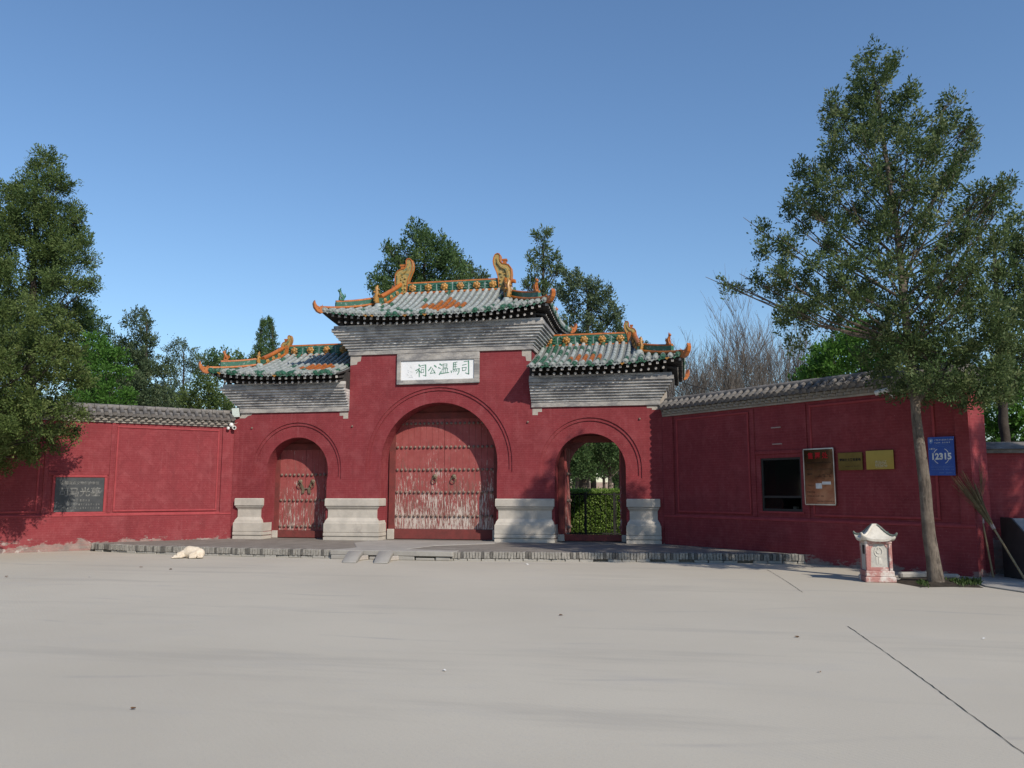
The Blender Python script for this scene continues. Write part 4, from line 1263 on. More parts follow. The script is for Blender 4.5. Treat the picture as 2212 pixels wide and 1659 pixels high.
MB().tube([(.02, .04, .12), (.15, .05, .14), (.24, .05, .2), (.26, .05, .34), (.22, .02, .42)], .008, 5).build('cable', M_CABLE, cl)
cr = on_wall('security_camera', WMR, 6.82, -.1, 3.72, 'bullet security camera under the coping of the shaded right wall', 'camera')
o = MB().tube([(-.12, -.1, .02), (.14, -.02, .08)], [.055, .06], 10).build('housing', M_PLASTIC, cr, smooth=True)
MB().tube([(-.126, -.102, .0186), (-.12, -.1, .02)], [.035, .035], 10).build('lens', M_BLACKP, cr)
MB().tube([(.08, -.04, .06), (.18, .05, -.05), (.2, .08, -.12)], [.02, .018, .03], 7).build('bracket', M_PLASTIC, cr)
MB().tube([(.12, -.02, .07), (.22, -.03, .08), (.3, .02, .02), (.26, .03, -.05), (.1, .05, -.06), (.3, .08, -.12)], .007, 5).build('cable', M_CABLE, cr)

# ------------------------------------------------------------------ litter bin shaped like a shrine
bn = empty('litter_bin', (10.6, -6.93, 0), R(3), 'white and red shrine-shaped litter bin with a curved roof', 'bin')
bn.scale = (.9, .86, 1)
M_BINR = plain('chipped_red_plaster', (.42, .215, .19), (.36, .16, .145), 7, .85, .2, .5, ((.6, .55, .5), .46))
M_BINW = plain('grey_white_plaster', (.5, .48, .43), (.4, .385, .35), 5, .85, .2, .5, ((.33, .3, .27), .62))
M_BINROOF = plain('white_roof_plaster', (.62, .59, .52), (.5, .475, .42), 6, .8, .25, .4, ((.3, .29, .26), .64))
M_BINEDGE = plain('dark_green_edge', (.1, .13, .11), (.2, .21, .19), 12, .8, .25, .3)
MB().box(-.3, .3, -.3, .3, 0, .1).build('base', M_BINR, bn, bevel=.015)
MB().box(-.275, .275, -.275, .275, .1, .21).build('base_step', M_BINR, bn, bevel=.012)
o = MB(); o.box(-.242, .242, -.2, .225, .21, .74)
o.build('body', M_BINW, bn)
for sx in (-1, 1):
    for sy in (-1, 1):
        MB().box(sx * .225 - .032, sx * .225 + .032, sy * .21 - .032, sy * .21 + .032, .21, .74).build('corner_post', M_BINR, bn, bevel=.01)
MB().box(-.262, .262, -.252, .252, .7, .76).build('cap_course', M_BINR, bn, bevel=.01)
o = MB(); o.box(-.19, .19, -.215, -.2, .21, .27); o.build('panel_sill', M_BINR, bn, bevel=.006)
o = MB(); o.prism([(-.19, .27), (-.16, .27), (-.14, .6), (-.07, .7), (-.19, .7)], -.213, -.2); o.prism([(.19, .6), (.19, .7), (.1, .7)], -.213, -.2)
o.build('panel_border', M_BINR, bn)
o = MB()
o.tube([(math.cos(a) * .075, -.203, .55 + math.sin(a) * .085) for a in [i * 2 * math.pi / 20 for i in range(21)]], .011, 6)
o.prism([(-.045, .56), (.045, .56), (.02, .52), (-.02, .52)], -.212, -.2); o.prism([(-.012, .6), (.012, .6), (.012, .63), (-.012, .63)], -.21, -.2)
o.prism([(-.03, .64), (.0, .68), (.03, .64)], -.208, -.2)
o.prism([(-.05, .33), (-.03, .33), (-.02, .46), (-.05, .46)], -.207, -.2); o.prism([(.0, .33), (.06, .33), (.06, .4), (.03, .46), (.0, .44)], -.206, -.2)
o.build('relief', M_BINROOF, bn)
MB().box(-.248, -.24, -.1, .06, .5, .66).build('opening', M_BLACKP, bn)  # black plate on the solid body, painting the dark inside of the hole
# curved roof: four concave slopes with raised corners
o = MB(); G = 17; vs = []
def bz(x, y):
    m_ = max(abs(x) / .34, abs(y) / .33)
    t = 1 - m_
    r = .27 * t * (.5 + .75 * t) if t > 0 else 0
    c = (abs(x) / .34) ** 3 * (abs(y) / .33) ** 3
    return .785 + min(r, .25) + .085 * c
for j in range(G):
    for i in range(G):
        x = -.34 + .68 * i / (G - 1); y = -.33 + .66 * j / (G - 1)
        vs.append((x, y, bz(x, y)))
fs = [(j * G + i, j * G + i + 1, (j + 1) * G + i + 1, (j + 1) * G + i) for j in range(G - 1) for i in range(G - 1)]
lo = [(v[0] * .96, v[1] * .96, v[2] - .045 if max(abs(v[0]) / .34, abs(v[1]) / .33) > .93 else .76) for v in vs]
o.add(vs, fs); o.add(lo, [tuple(reversed(f_)) for f_ in fs])
K = G * G
rim = list(range(G)) + [j * G + G - 1 for j in range(1, G)] + [(G - 1) * G + i for i in range(G - 2, -1, -1)] + [j * G for j in range(G - 2, 0, -1)]
for a, b in zip(rim, rim[1:] + rim[:1]): o.f.append((a, b, b + K, a + K)); o.m.append(0)
o.build('roof', M_BINROOF, bn, smooth=True)
for sx in (-1, 1):
    for sy in (-1, 1):
        MB().tube([(sx * .34 * t, sy * .33 * t, bz(sx * .34 * t, sy * .33 * t) + .004) for t in (.12, .3, .5, .7, .85, .97)] + [(sx * .345, sy * .335, .9)], [.02, .022, .022, .022, .024, .028, .018], 7).build('hip_roll', M_BINEDGE if sy < 0 and sx > 0 or sy > 0 else M_BINROOF, bn, smooth=True)
MB().box(-.05, .05, -.05, .05, 1.0, 1.055).build('roof_cap', M_BINROOF, bn, bevel=.012)

# ------------------------------------------------------------------ dog asleep in front of the platform
def dog():
    e = empty('dog', (-4.98, -4.68, 0), R(6), 'white dog curled up asleep beside the platform edge', 'dog')
    m = MB()
    def cap(a, b, ra, rb, k=6):
        a, b = Vector(a), Vector(b)
        for i in range(k + 1):
            t = i / k; m.ball(a.lerp(b, t), ra + (rb - ra) * t, 12, 8)
    # trunk: rump (right), waist, deep chest (left); lying on its side
    m.ball((.2, .0, .105), .13, 16, 10, (1.12, 1.0, .86))
    cap((.14, .0, .125), (-.06, .02, .135), .118, .128)
    m.ball((-.08, .02, .125), .125, 16, 10, (1.1, 1.0, 1.0))
    cap((-.12, .0, .12), (-.23, -.06, .085), .09, .062)
    # head on the ground, muzzle towards the left
    m.ball((-.27, -.07, .072), .068, 14, 9, (1.1, .95, .95))
    cap((-.3, -.08, .058), (-.375, -.11, .038), .043, .029)
    m.ball((-.245, -.115, .095), .032, 8, 6, (.8, .4, 1.1)); m.ball((-.25, -.02, .115), .03, 8, 6, (.8, .4, 1.1))
    # fore legs stretched forward past the muzzle
    cap((-.14, -.05, .07), (-.2, -.14, .035), .05, .032); cap((-.2, -.14, .033), (-.36, -.17, .024), .028, .022); m.ball((-.385, -.172, .024), .028, 9, 6, (1.3, 1, .8))
    cap((-.14, .06, .06), (-.3, .06, .03), .04, .026); cap((-.3, .06, .03), (-.42, .03, .024), .026, .021); m.ball((-.44, .027, .024), .027, 9, 6, (1.3, 1, .8))
    # folded hind leg: thigh, hock, paw
    cap((.2, -.08, .1), (.07, -.15, .06), .085, .055); cap((.07, -.15, .05), (.19, -.17, .035), .038, .028); cap((.19, -.17, .032), (.06, -.19, .024), .026, .022)
    # tail round the rump
    cap((.31, -.0, .07), (.33, -.09, .04), .03, .026); cap((.33, -.09, .035), (.25, -.17, .03), .026, .016)
    me = m.mesh('body', M_DOG)
    o = bpy.data.objects.new('body', me); col.objects.link(o)
    r = o.modifiers.new('remesh', 'REMESH'); r.mode = 'VOXEL'; r.voxel_size = .012
    s = o.modifiers.new('smooth', 'SMOOTH'); s.iterations = 5; s.factor = .5
    dg = bpy.context.evaluated_depsgraph_get()
    me2 = bpy.data.meshes.new_from_object(o.evaluated_get(dg))
    bpy.data.objects.remove(o)
    me2.materials.clear(); me2.materials.append(M_DOG)
    for p in me2.polygons: p.use_smooth = True
    inst('body', me2, e); e.scale = (1.02, 1.02, 1.16)
    MB().ball((-.402, -.118, .043), .014, 7, 5).build('nose', M_DOGN, e, smooth=True)
    MB().ball((-.315, -.128, .082), .007, 6, 4, (1.6, 1, .5)).build('eye', M_DOGN, e, smooth=True)
dog()

# ------------------------------------------------------------------ trees and other plants
def leaf_arrays(lobes, dens, ll, seed, lw=.42, fill=.25, droop=0., clump=(.16, .34), tint_b=0.):
    """leaves in feathery sprays spread over the given lobes (x, y, z, r)"""
    g = np.random.default_rng(seed)
    C, D, T, S = [], [], [], []
    cm = .5 * (clump[0] + clump[1])
    for (x, y, z, r) in lobes:
        r = r * .92
        nc = int(dens * 9.0 * (r / cm) ** 2 * .5) + 4
        d = g.normal(size=(nc, 3)); d /= np.linalg.norm(d, axis=1)[:, None]
        d[:, 2] = np.abs(d[:, 2]) * np.where(g.random(nc) < .3, -1, 1)
        rad = r * np.where(g.random(nc) < fill, g.uniform(.05, .55, nc), g.uniform(.5, .92, nc))
        cc = np.array((x, y, z)) + d * rad[:, None]
        cr = g.uniform(clump[0], clump[1], nc)
        ax = d * .8 + g.normal(size=(nc, 3)) * .45 + np.array((0, 0, .55 - droop))
        ax /= np.linalg.norm(ax, axis=1)[:, None]
        tt = g.normal(.42 + tint_b, .2, nc)
        k = np.maximum(9, (cr / ll) ** 2 * 6.5).astype(int)
        idx = np.repeat(np.arange(nc), k)
        n = len(idx)
        t = g.uniform(-.9, 1.1, n)
        off = g.normal(size=(n, 3)) * (cr[idx] * .3 * (1.15 - .55 * t))[:, None]
        p = cc[idx] + ax[idx] * (t * cr[idx])[:, None] + off
        dd = ax[idx] * 1.0 + off / cr[idx][:, None] * 1.1 + g.normal(size=(n, 3)) * .35
        C.append(p); D.append(dd); T.append(tt[idx] + g.normal(0, .08, n)); S.append(g.uniform(.6, 1.35, n))
    C, D, T, S = np.concatenate(C), np.concatenate(D), np.concatenate(T), np.concatenate(S)
    D /= np.linalg.norm(D, axis=1)[:, None] + 1e-9
    rn = g.normal(size=C.shape); W = np.cross(D, rn); W /= np.linalg.norm(W, axis=1)[:, None] + 1e-9
    L = (S * ll)[:, None]
    a = C - D * L * .5; c = C + D * L * .5; b = C + W * L * lw * .5 + D * L * .05; e = C - W * L * lw * .5 + D * L * .05
    V = np.stack([a, b, c, e], 1).reshape(-1, 3)
    return V, np.repeat(np.clip(T, 0, 1), 4)

def leaf_mesh(name, V, T, mat):
    n = len(V) // 4
    me = bpy.data.meshes.new(name)
    me.vertices.add(len(V)); me.vertices.foreach_set('co', V.astype(np.float32).ravel())
    me.loops.add(len(V)); me.loops.foreach_set('vertex_index', np.arange(len(V), dtype=np.int32))
    me.polygons.add(n)
    me.polygons.foreach_set('loop_start', np.arange(0, len(V), 4, dtype=np.int32)); me.polygons.foreach_set('loop_total', np.full(n, 4, dtype=np.int32))
    at_ = me.attributes.new('tint', 'FLOAT', 'POINT'); at_.data.foreach_set('value', T.astype(np.float32))
    me.update(calc_edges=True); me.materials.append(mat)
    return me

def tree(name, label, base, lobes, mat, bark, r0, dens=1., ll=.09, seed=1, trunk=None, group=None, depth=.9, limbs=.6, clump=(.16, .34), droop=0., fill=.25, tint_b=0., lw=.42, copies=1.6):
    """lobes: (x, z, r) in the tree's own plane; each is placed in depth at random within the crown"""
    e = empty(name, base, 0, label, 'tree', group)
    q = random.Random(seed)
    zs = [l[1] for l in lobes]; top = max(zs)
    L3 = []
    cxm = sum(l[0] * l[2] for l in lobes) / sum(l[2] for l in lobes)
    for (x, z, r) in lobes:
        half = max([abs(l[0] - cxm) + l[2] for l in lobes if abs(l[1] - z) < .9 + r] + [r]) * depth
        inn = max(0, 1 - (abs(x - cxm) / (half + .3)) ** 2) ** .5
        k = max(1, int(round(copies * (1 + inn * half / (r * 2.2)) * .62)))
        for i in range(k):
            y = half * inn * (q.uniform(-.85, .85) if k == 1 else (-.8 + 1.6 * (i + q.uniform(.2, .8)) / k))
            rr_ = r * (1 if i == 0 else q.uniform(.75, 1.0))
            L3.append((x + q.uniform(-.1, .1) * r * (0 if i == 0 else 1), y, z, rr_))
    tp = [Vector(p) for p in (trunk or [(0, 0, 0), (cxm * .5, 0, top * .5), (cxm, 0, top * .96)])]
    t = MB()
    # rough tapered trunk
    pts = []; rad = []
    tot = sum((b - a).length for a, b in zip(tp[:-1], tp[1:])); acc = 0
    for a, b in zip(tp[:-1], tp[1:]):
        kk = max(2, int((b - a).length / .35))
        for i in range(kk):
            p = a.lerp(b, i / kk); s = (acc + (b - a).length * i / kk) / tot
            pts.append(p + Vector((q.uniform(-1, 1), q.uniform(-1, 1), 0)) * r0 * .09)
            rad.append(r0 * (1 - .82 * s) * (1.28 if s < .02 else 1.1 if s < .06 else 1) * q.uniform(.93, 1.07))
        acc += (b - a).length
    pts.append(tp[-1]); rad.append(r0 * .12)
    t.tube(pts, rad, 10)
    # limbs to the lobes
    for (x, y, z, r) in L3:
        if q.random() > (limbs if z > .52 * top else limbs * .18): continue
        zz = max(.42 * top, z - q.uniform(.4, 1.4) - .3 * math.hypot(x - cxm, y))
        i = min(range(len(pts)), key=lambda k_: abs(pts[k_].z - zz))
        a = pts[i]; b = Vector((x, y, z))
        mid = a.lerp(b, .5) + Vector((0, 0, -.12 * (b - a).length * .5))
        w = max(.01, min(rad[i] * .32, .012 + .009 * (b - a).length))
        t.tube([a, mid, b, b + (b - mid) * .25], [w, w * .7, w * .4, w * .2], 5)
        for _ in range(3):
            b2 = b + Vector((q.uniform(-1, 1), q.uniform(-1, 1), q.uniform(-.4, 1))) * r * .8
            t.tube([mid.lerp(b, q.uniform(.3, .9)), b2], [w * .4, w * .12], 4)
    t.build('trunk', bark, e, smooth=True)
    V, T = leaf_arrays(L3, dens, ll, seed, lw, fill, droop, clump, tint_b)
    inst('crown', leaf_mesh('crown', V, T, mat), e)
    return e

def px_lobes(lst, fn, y, base):
    """picture-space sketch of a crown -> metres in the tree's own plane"""
    out = []
    for (x, yy, r) in lst:
        u, v, ru = fn(x, yy, r)
        p = at(u, v, y); p2 = at(u + ru, v, y)
        out.append((p.x - base[0], p.z - base[2], (p2 - p).length))
    return out

# leaning juniper on the right
fa = lambda x, y, r: (1541 + x * .4753, 60.6 + (y + 14 + max(0, 800 - y) * .09) * .4753, r * .4753 * .95)
lst = [(680, 110, 55), (790, 150, 50), (720, 220, 100), (640, 290, 85), (850, 300, 85), (560, 410, 75), (530, 320, 40), (720, 400, 140), (880, 420, 95), (1062, 300, 50), (1090, 390, 65), (1000, 470, 75), (1150, 415, 30),
       (530, 560, 70), (400, 630, 50), (455, 700, 65), (650, 580, 130), (820, 600, 120), (960, 600, 85), (1085, 625, 35), (1150, 500, 25), (360, 800, 60), (430, 860, 45), (510, 790, 90), (680, 780, 130), (850, 800, 130), (1000, 780, 100), (1150, 800, 75), (1235, 775, 55), (1300, 730, 28), (1220, 870, 45),
       (215, 905, 42), (230, 990, 60), (330, 1010, 75), (200, 1150, 55), (110, 1165, 35), (62, 1160, 24), (300, 1160, 85), (330, 1310, 65), (370, 1430, 65), (440, 1280, 75), (420, 1120, 60), (540, 960, 90), (700, 980, 110), (880, 980, 100), (1050, 1000, 110), (1190, 1040, 85),
       (560, 1150, 115), (720, 1180, 115), (900, 1180, 115), (1080, 1160, 125), (1210, 1180, 85), (600, 1290, 80), (800, 1330, 110), (980, 1330, 130), (1150, 1330, 115), (1230, 1390, 85), (870, 1460, 95), (1000, 1480, 110), (1140, 1490, 105), (1230, 1560, 80), (950, 1600, 70), (1080, 1620, 70), (800, 1540, 70), (880, 1620, 65), (1020, 1650, 70), (1150, 1620, 75), (1260, 1640, 70), (1320, 1560, 80), (1330, 1450, 80), (1350, 1300, 80), (1330, 1660, 60), (740, 1440, 70), (1180, 1690, 55)]
JB = (at(2023, 1263, -7.12).x, -7.12, 0)
jl = px_lobes(lst, fa, JB[1], JB)
tpx = [(2023, 1266), (2007, 1155), (1997, 1048), (1984, 941), (1976, 870), (1968, 800), (1957, 690), (1935, 480), (1905, 280), (1884, 140)]
tj = []
for u, v in tpx:
    p = at(u, v, JB[1]); tj.append((p.x - JB[0], 0, max(0, p.z)))
jun = tree('juniper_tree', 'tall leaning juniper with a bare trunk in front of the right wall', JB, jl, M_LJUN, M_BARK, .122, .9, .068, 21, tj, depth=.7, limbs=.5, clump=(.1, .19), droop=.1, copies=1.5)
# a short side limb low on the trunk
MB().tube([(tj[4][0], 0, tj[4][2] - .05), (tj[4][0] + .2, -.05, tj[4][2] + .22), (tj[4][0] + .5, -.1, tj[4][2] + .6)], [.055, .045, .03], 7).build('branch', M_BARK, jun, smooth=True)

def copy_tree(o, parent=None):
    c = o.copy(); col.objects.link(c)
    if parent: c.parent = parent
    for ch in list(o.children): copy_tree(ch, c)
    return c
j2 = copy_tree(jun); j2.location = (19.2, -11.6, 0); j2.rotation_euler = (0, 0, 2.2); j2.scale = (1.05, 1.05, .95)
j2['label'] = 'juniper beyond the right edge whose shadow reaches the pavement'
ORD = ('first', 'second', 'third', 'fourth', 'fifth', 'sixth', 'seventh', 'eighth', 'ninth', 'last')
for k, (x, y, rz) in enumerate(((-27, -24, 3.3), (-22, -28, .4), (-18, -31, 1.5), (-13, -33, 2.9), (-8.5, -34, 4.1), (-4, -36, 5.2), (1, -37, .9), (6, -42, 2.0), (13, -47, 3.0), (20, -50, 4.6))):  # unseen tree row, added to keep low sky light off the right wing
    c = copy_tree(jun); c.location = (x, y, 0); c.rotation_euler = (0, 0, rz); c.scale = (1.5, 1.5, 1.4); c['group'] = 'junipers added behind the viewpoint to block sky light'
    c['label'] = ORD[k] + ' juniper of the unseen row added behind the viewpoint to block sky light'

# front tree on the left, its trunk outside the picture
fb = lambda x, y, r: (x * .4205, 303.2 + y * .4205, r * .4205)
lst = [(280, 880, 45), (200, 940, 70), (320, 965, 50), (110, 1050, 100), (260, 1070, 95), (355, 1085, 50), (40, 1190, 110), (190, 1220, 125), (320, 1220, 75), (370, 1170, 45), (90, 1370, 110), (240, 1370, 105), (330, 1400, 50), (50, 1500, 95), (170, 1490, 70), (90, 1570, 42), (240, 1490, 48), (-80, 1100, 130), (-120, 1280, 150), (-100, 1450, 130), (-220, 1150, 120), (-240, 1350, 140), (-30, 1000, 80), (-130, 950, 90), (-250, 1000, 90), (-200, 1500, 130), (-300, 1560, 140), (-60, 1610, 80), (-150, 1640, 100), (-330, 1400, 140), (20, 1600, 45)]
OB = (-9.35, -6.1, 0)
p0 = at(-40, 1150, OB[1]); OB = (p0.x, OB[1], 0)
tree('olive_cypress', 'olive green cypress hanging in front of the left wall', OB, px_lobes([(x_ - 26, y_, r_) for x_, y_, r_ in lst], fb, OB[1], OB), M_LOLIVE, M_BARKD, .16, 1.25, .075, 31, [(0, 0, 0), (0, 0, 3), (.2, 0, 4.9)], depth=.8, droop=.45, clump=(.12, .22))

BT = 'trees behind the left wall'
lst = [(250, 85, 34), (240, 165, 58), (180, 215, 58), (285, 240, 48), (330, 215, 20), (40, 275, 60), (150, 330, 95), (290, 330, 75), (340, 380, 45), (200, 450, 110), (50, 430, 100), (330, 510, 75), (440, 515, 45), (400, 600, 65), (250, 610, 110), (80, 610, 115), (420, 745, 50), (470, 730, 28), (330, 740, 75), (180, 750, 105), (40, 770, 100), (130, 520, 80), (120, 680, 90), (300, 430, 60), (100, 900, 110), (260, 860, 90), (-60, 500, 110), (-80, 700, 130), (-60, 900, 130), (150, 1050, 120), (0, 1050, 130)]
b = at(60, 1090, 9); b = (b.x, 9, 0)
tree('tall_cypress', 'tallest dark cypress behind the left wall', b, px_lobes(lst, fb, 9, b), M_LTALL, M_BARKD, .3, 1.2, .12, 41, group=BT, clump=(.22, .42), depth=.75)
lst = [(430, 880, 55), (480, 935, 48), (400, 960, 65), (505, 985, 35), (440, 1040, 80), (380, 1120, 90), (460, 1150, 80), (420, 1260, 90), (500, 1260, 60), (420, 1370, 80), (500, 1380, 60)]
b = at(185, 1090, 12); b = (b.x, 12, 0)
tree('cypress_tree', 'dark rounded cypress just right of the tallest one on the left', b, px_lobes(lst, fb, 12, b), M_LCYP, M_BARKD, .2, 1.0, .13, 42, group=BT, clump=(.22, .38))
lst = [(520, 1050, 45), (565, 1085, 45), (600, 1110, 30), (500, 1140, 55), (560, 1180, 55), (610, 1190, 35), (480, 1230, 55), (540, 1270, 55), (600, 1290, 45), (440, 1300, 45), (480, 1345, 50), (550, 1355, 55), (615, 1360, 50), (650, 1320, 40)]
b = at(225, 1090, 5); b = (b.x, 5, 0)
tree('young_tree', 'bright green leafy young tree with pale branches above the left wall', b, px_lobes(lst, fb, 5, b), M_LBRI, M_TWIG, .09, .75, .1, 43, group=BT, clump=(.14, .28), lw=.6, limbs=1)
lst = [(725, 895, 24), (735, 950, 46), (740, 1030, 52), (700, 1110, 62), (785, 1125, 48), (655, 1060, 40), (625, 1120, 48), (720, 1205, 90), (815, 1190, 46), (650, 1240, 60), (800, 1280, 70), (720, 1300, 90), (840, 1330, 50), (600, 1290, 60), (880, 1320, 35), (700, 1380, 60), (780, 1380, 60), (860, 1390, 55), (640, 1380, 55), (930, 1400, 45)]
b = at(305, 1090, 14); b = (b.x, 14, 0)
tree('pointed_cypress', 'pointed grey green cypress in the middle of the trees behind the left wall', b, px_lobes(lst, fb, 14, b), M_LBLUE, M_BARKD, .22, 1.35, .13, 44, group=BT, clump=(.2, .36))
lst = [(930, 1050, 24), (890, 1085, 18), (975, 1080, 20), (1020, 1125, 18), (905, 1140, 24), (965, 1150, 24), (880, 1190, 22), (935, 1210, 30), (1000, 1190, 22), (900, 1270, 30), (965, 1270, 30), (930, 1330, 30)]
b = at(393, 1090, 16); b = (b.x, 16, 0)
tree('sparse_cypress', 'thin see-through cypress between denser ones left of the gate', b, px_lobes(lst, fb, 16, b), M_LBLUE, M_BARKD, .13, .28, .11, 45, group=BT, clump=(.2, .36), limbs=1, copies=1.0)
lst = [(1045, 1240, 42), (1090, 1310, 62), (1025, 1320, 55), (1145, 1350, 40), (1060, 1390, 60), (980, 1380, 50), (1180, 1400, 40)]
b = at(460, 1090, 8); b = (b.x, 8, 0)
tree('low_cypress', 'low olive cypress directly behind the left end of the gate', b, px_lobes(lst, fb, 8, b), M_LOLIVE, M_BARKD, .15, 1.0, .12, 46, group=BT, clump=(.22, .38), tint_b=-.15)
lst = [(1095, 1150, 24), (1145, 1130, 26), (1060, 1190, 30), (1215, 1130, 26), (1180, 1170, 30), (1120, 1200, 40), (1250, 1180, 40)]
b = at(480, 1090, 40); b = (b.x, 40, 0)
tree('far_tree', 'far small green crown seen over the left roof corner', b, px_lobes(lst, fb, 40, b), M_LCYP, M_BARKD, .25, .6, .25, 47, group=BT, clump=(.5, .8))
fc = lambda x, y, r: (412.4 + x * .16996, 667 + y * .16996, r * .16996)
for k, (ax, ay, bx, lb) in enumerate(((920, 120, -1, 'left twin of the two sharp cypress tops over the left roof'), (1000, 95, 1, 'right twin of the two sharp cypress tops over the left roof'))):
    l2 = []
    for i in range(15):
        t = i / 14
        w = 20 + 150 * t ** .9
        cy = ay + 30 + 720 * t
        cx = ax + (-75 * t if bx < 0 else 45 * t)
        l2.append((cx, cy, w * .62)); l2.append((cx - w * .45, cy + 25, w * .5)); l2.append((cx + w * .45, cy + 25, w * .5))
    yb = 22 + k * 2.5
    b = at(412.4 + (ax - 20) * .17, 1090, yb); b = (b.x, yb, 0)
    tree('pointed_cypress', lb, b, px_lobes(l2, fc, yb, b), M_LCYP, M_BARKD, .2, .6, .1, 50 + k, group='twin cypresses', clump=(.1, .2), copies=1.1, depth=.8)

BG = 'trees behind the middle roof'
fd = lambda x, y, r: (788.4 + x * .2741, 473 + y * .2741, r * .2741)
lst = [(455, 110, 42), (400, 165, 45), (505, 175, 48), (200, 270, 34), (260, 300, 42), (350, 270, 60), (300, 380, 60), (480, 280, 80), (590, 260, 62), (650, 225, 42), (700, 290, 50), (730, 360, 50), (620, 390, 95), (470, 390, 90), (330, 450, 70), (180, 420, 42), (120, 480, 45), (85, 560, 32), (170, 540, 60), (780, 410, 40), (400, 520, 110), (600, 520, 120), (740, 500, 70), (250, 600, 90), (500, 640, 130), (700, 640, 100)]
b = at(920, 1090, 18); b = (b.x, 18, 0)
tree('old_cypress', 'broad dark cypress behind the left half of the middle roof', b, px_lobes(lst, fd, 18, b), M_LCYP, M_BARKD, .35, .85, .15, 61, group=BG, clump=(.22, .42))
lst = [(850, 400, 26), (900, 440, 30), (830, 460, 34), (940, 465, 20), (880, 490, 40), (800, 360, 22), (820, 540, 50), (900, 560, 50)]
b = at(1025, 1090, 27); b = (b.x, 27, 0)
tree('far_cypress', 'small far cypress right of the broad one behind the middle ridge', b, px_lobes(lst, fd, 27, b), M_LBLUE, M_BARKD, .25, .4, .2, 62, group=BG, clump=(.22, .42), limbs=1)
lst = [(1440, 105, 17), (1400, 145, 44), (1345, 130, 18), (1420, 225, 50), (1375, 290, 55), (1445, 325, 48), (1375, 390, 64), (1480, 415, 62), (1310, 330, 20), (1320, 470, 48), (1420, 510, 85), (1275, 530, 30), (1530, 390, 20), (1520, 300, 18), (1340, 570, 60), (1450, 620, 90), (1350, 680, 90), (1540, 560, 50)]
b = at(1175, 1090, 16); b = (b.x, 16, 0)
tree('tapering_juniper', 'tapering grey green juniper right of the right dragon finial', b, px_lobes(lst, fd, 16, b), M_LJUN, M_BARKD, .26, .42, .14, 63, group=BG, clump=(.16, .3), limbs=.9)
lst = [(1600, 465, 36), (1680, 475, 46), (1640, 550, 75), (1760, 550, 66), (1825, 530, 42), (1890, 615, 72), (1945, 690, 55), (1800, 690, 110), (1650, 690, 95), (1900, 800, 80), (1760, 830, 90), (1990, 765, 30), (1560, 600, 50), (1620, 830, 90), (1850, 900, 80), (1980, 860, 40), (2030, 900, 25), (1700, 960, 100)]
b = at(1260, 1090, 13); b = (b.x, 13, 0)
tree('round_cypress', 'round grey green cypress between the middle roof and the right roof', b, px_lobes(lst, fd, 13, b), M_LBLUE, M_BARKD, .28, .85, .13, 64, group=BG, clump=(.18, .34), tint_b=.02)
b = at(1395, 1090, 22); b = (b.x, 22, 0)
tree('low_juniper', 'small dark crown peeping over the right roof ridge end', b, px_lobes([(1378, 745, 14), (1392, 760, 15), (1365, 765, 14), (1405, 775, 12), (1380, 790, 25)], lambda x, y, r: (x, y, r), 22, b), M_LBLUE, M_BARKD, .2, .6, .16, 65, clump=(.25, .4))

fe = lambda x, y, r: (x, y, r)
BR_ = 'trees behind the right wall'
lst = [(1775, 775, 26), (1810, 750, 30), (1850, 730, 30), (1880, 760, 30), (1830, 790, 32), (1760, 805, 20), (1740, 815, 16), (1790, 810, 26), (1880, 800, 30), (1925, 770, 30), (1990, 770, 34), (2040, 790, 34)]
b = at(1840, 1090, 1.5); b = (b.x, 1.5, 0)
tree('spring_tree', 'fresh green spring tree just above the coping of the right wall', b, px_lobes(lst, fe, 1.5, b), M_LBRI, M_TWIG, .12, .85, .1, 71, group=BR_, clump=(.16, .3), lw=.6)
lst = [(2150, 880, 40), (2190, 850, 40), (2140, 930, 36), (2185, 930, 40), (2215, 900, 36), (2120, 850, 26), (2160, 970, 34), (2210, 970, 34), (2230, 830, 50), (2260, 900, 60), (2170, 810, 30)]
b = at(2180, 1090, 0.5); b = (b.x, 0.5, 0)
tree('spring_shrub', 'fresh green shrub above the low wall at the right edge', b, px_lobes(lst, fe, .5, b), M_LBRI, M_TWIG, .1, .85, .1, 72, group=BR_, clump=(.16, .3), lw=.6)
lst = [(2192, 478, 20), (2178, 525, 24), (2205, 540, 30), (2170, 585, 26), (2200, 610, 40), (2165, 650, 30), (2210, 680, 45), (2160, 720, 40), (2200, 760, 50), (2150, 800, 35), (2240, 560, 50), (2250, 650, 60), (2260, 760, 60), (2190, 830, 30)]
b = at(2186, 1150, -2.5); b = (b.x, -2.5, 0)
tree('dark_juniper', 'dark juniper cut off by the right edge, behind the low wall', b, px_lobes(lst, fe, -2.5, b), M_LJUN, M_BARKD, .16, .9, .1, 73, [(0, 0, 0), (0, 0, 4), (.1, 0, 8)], clump=(.18, .34), depth=.7)

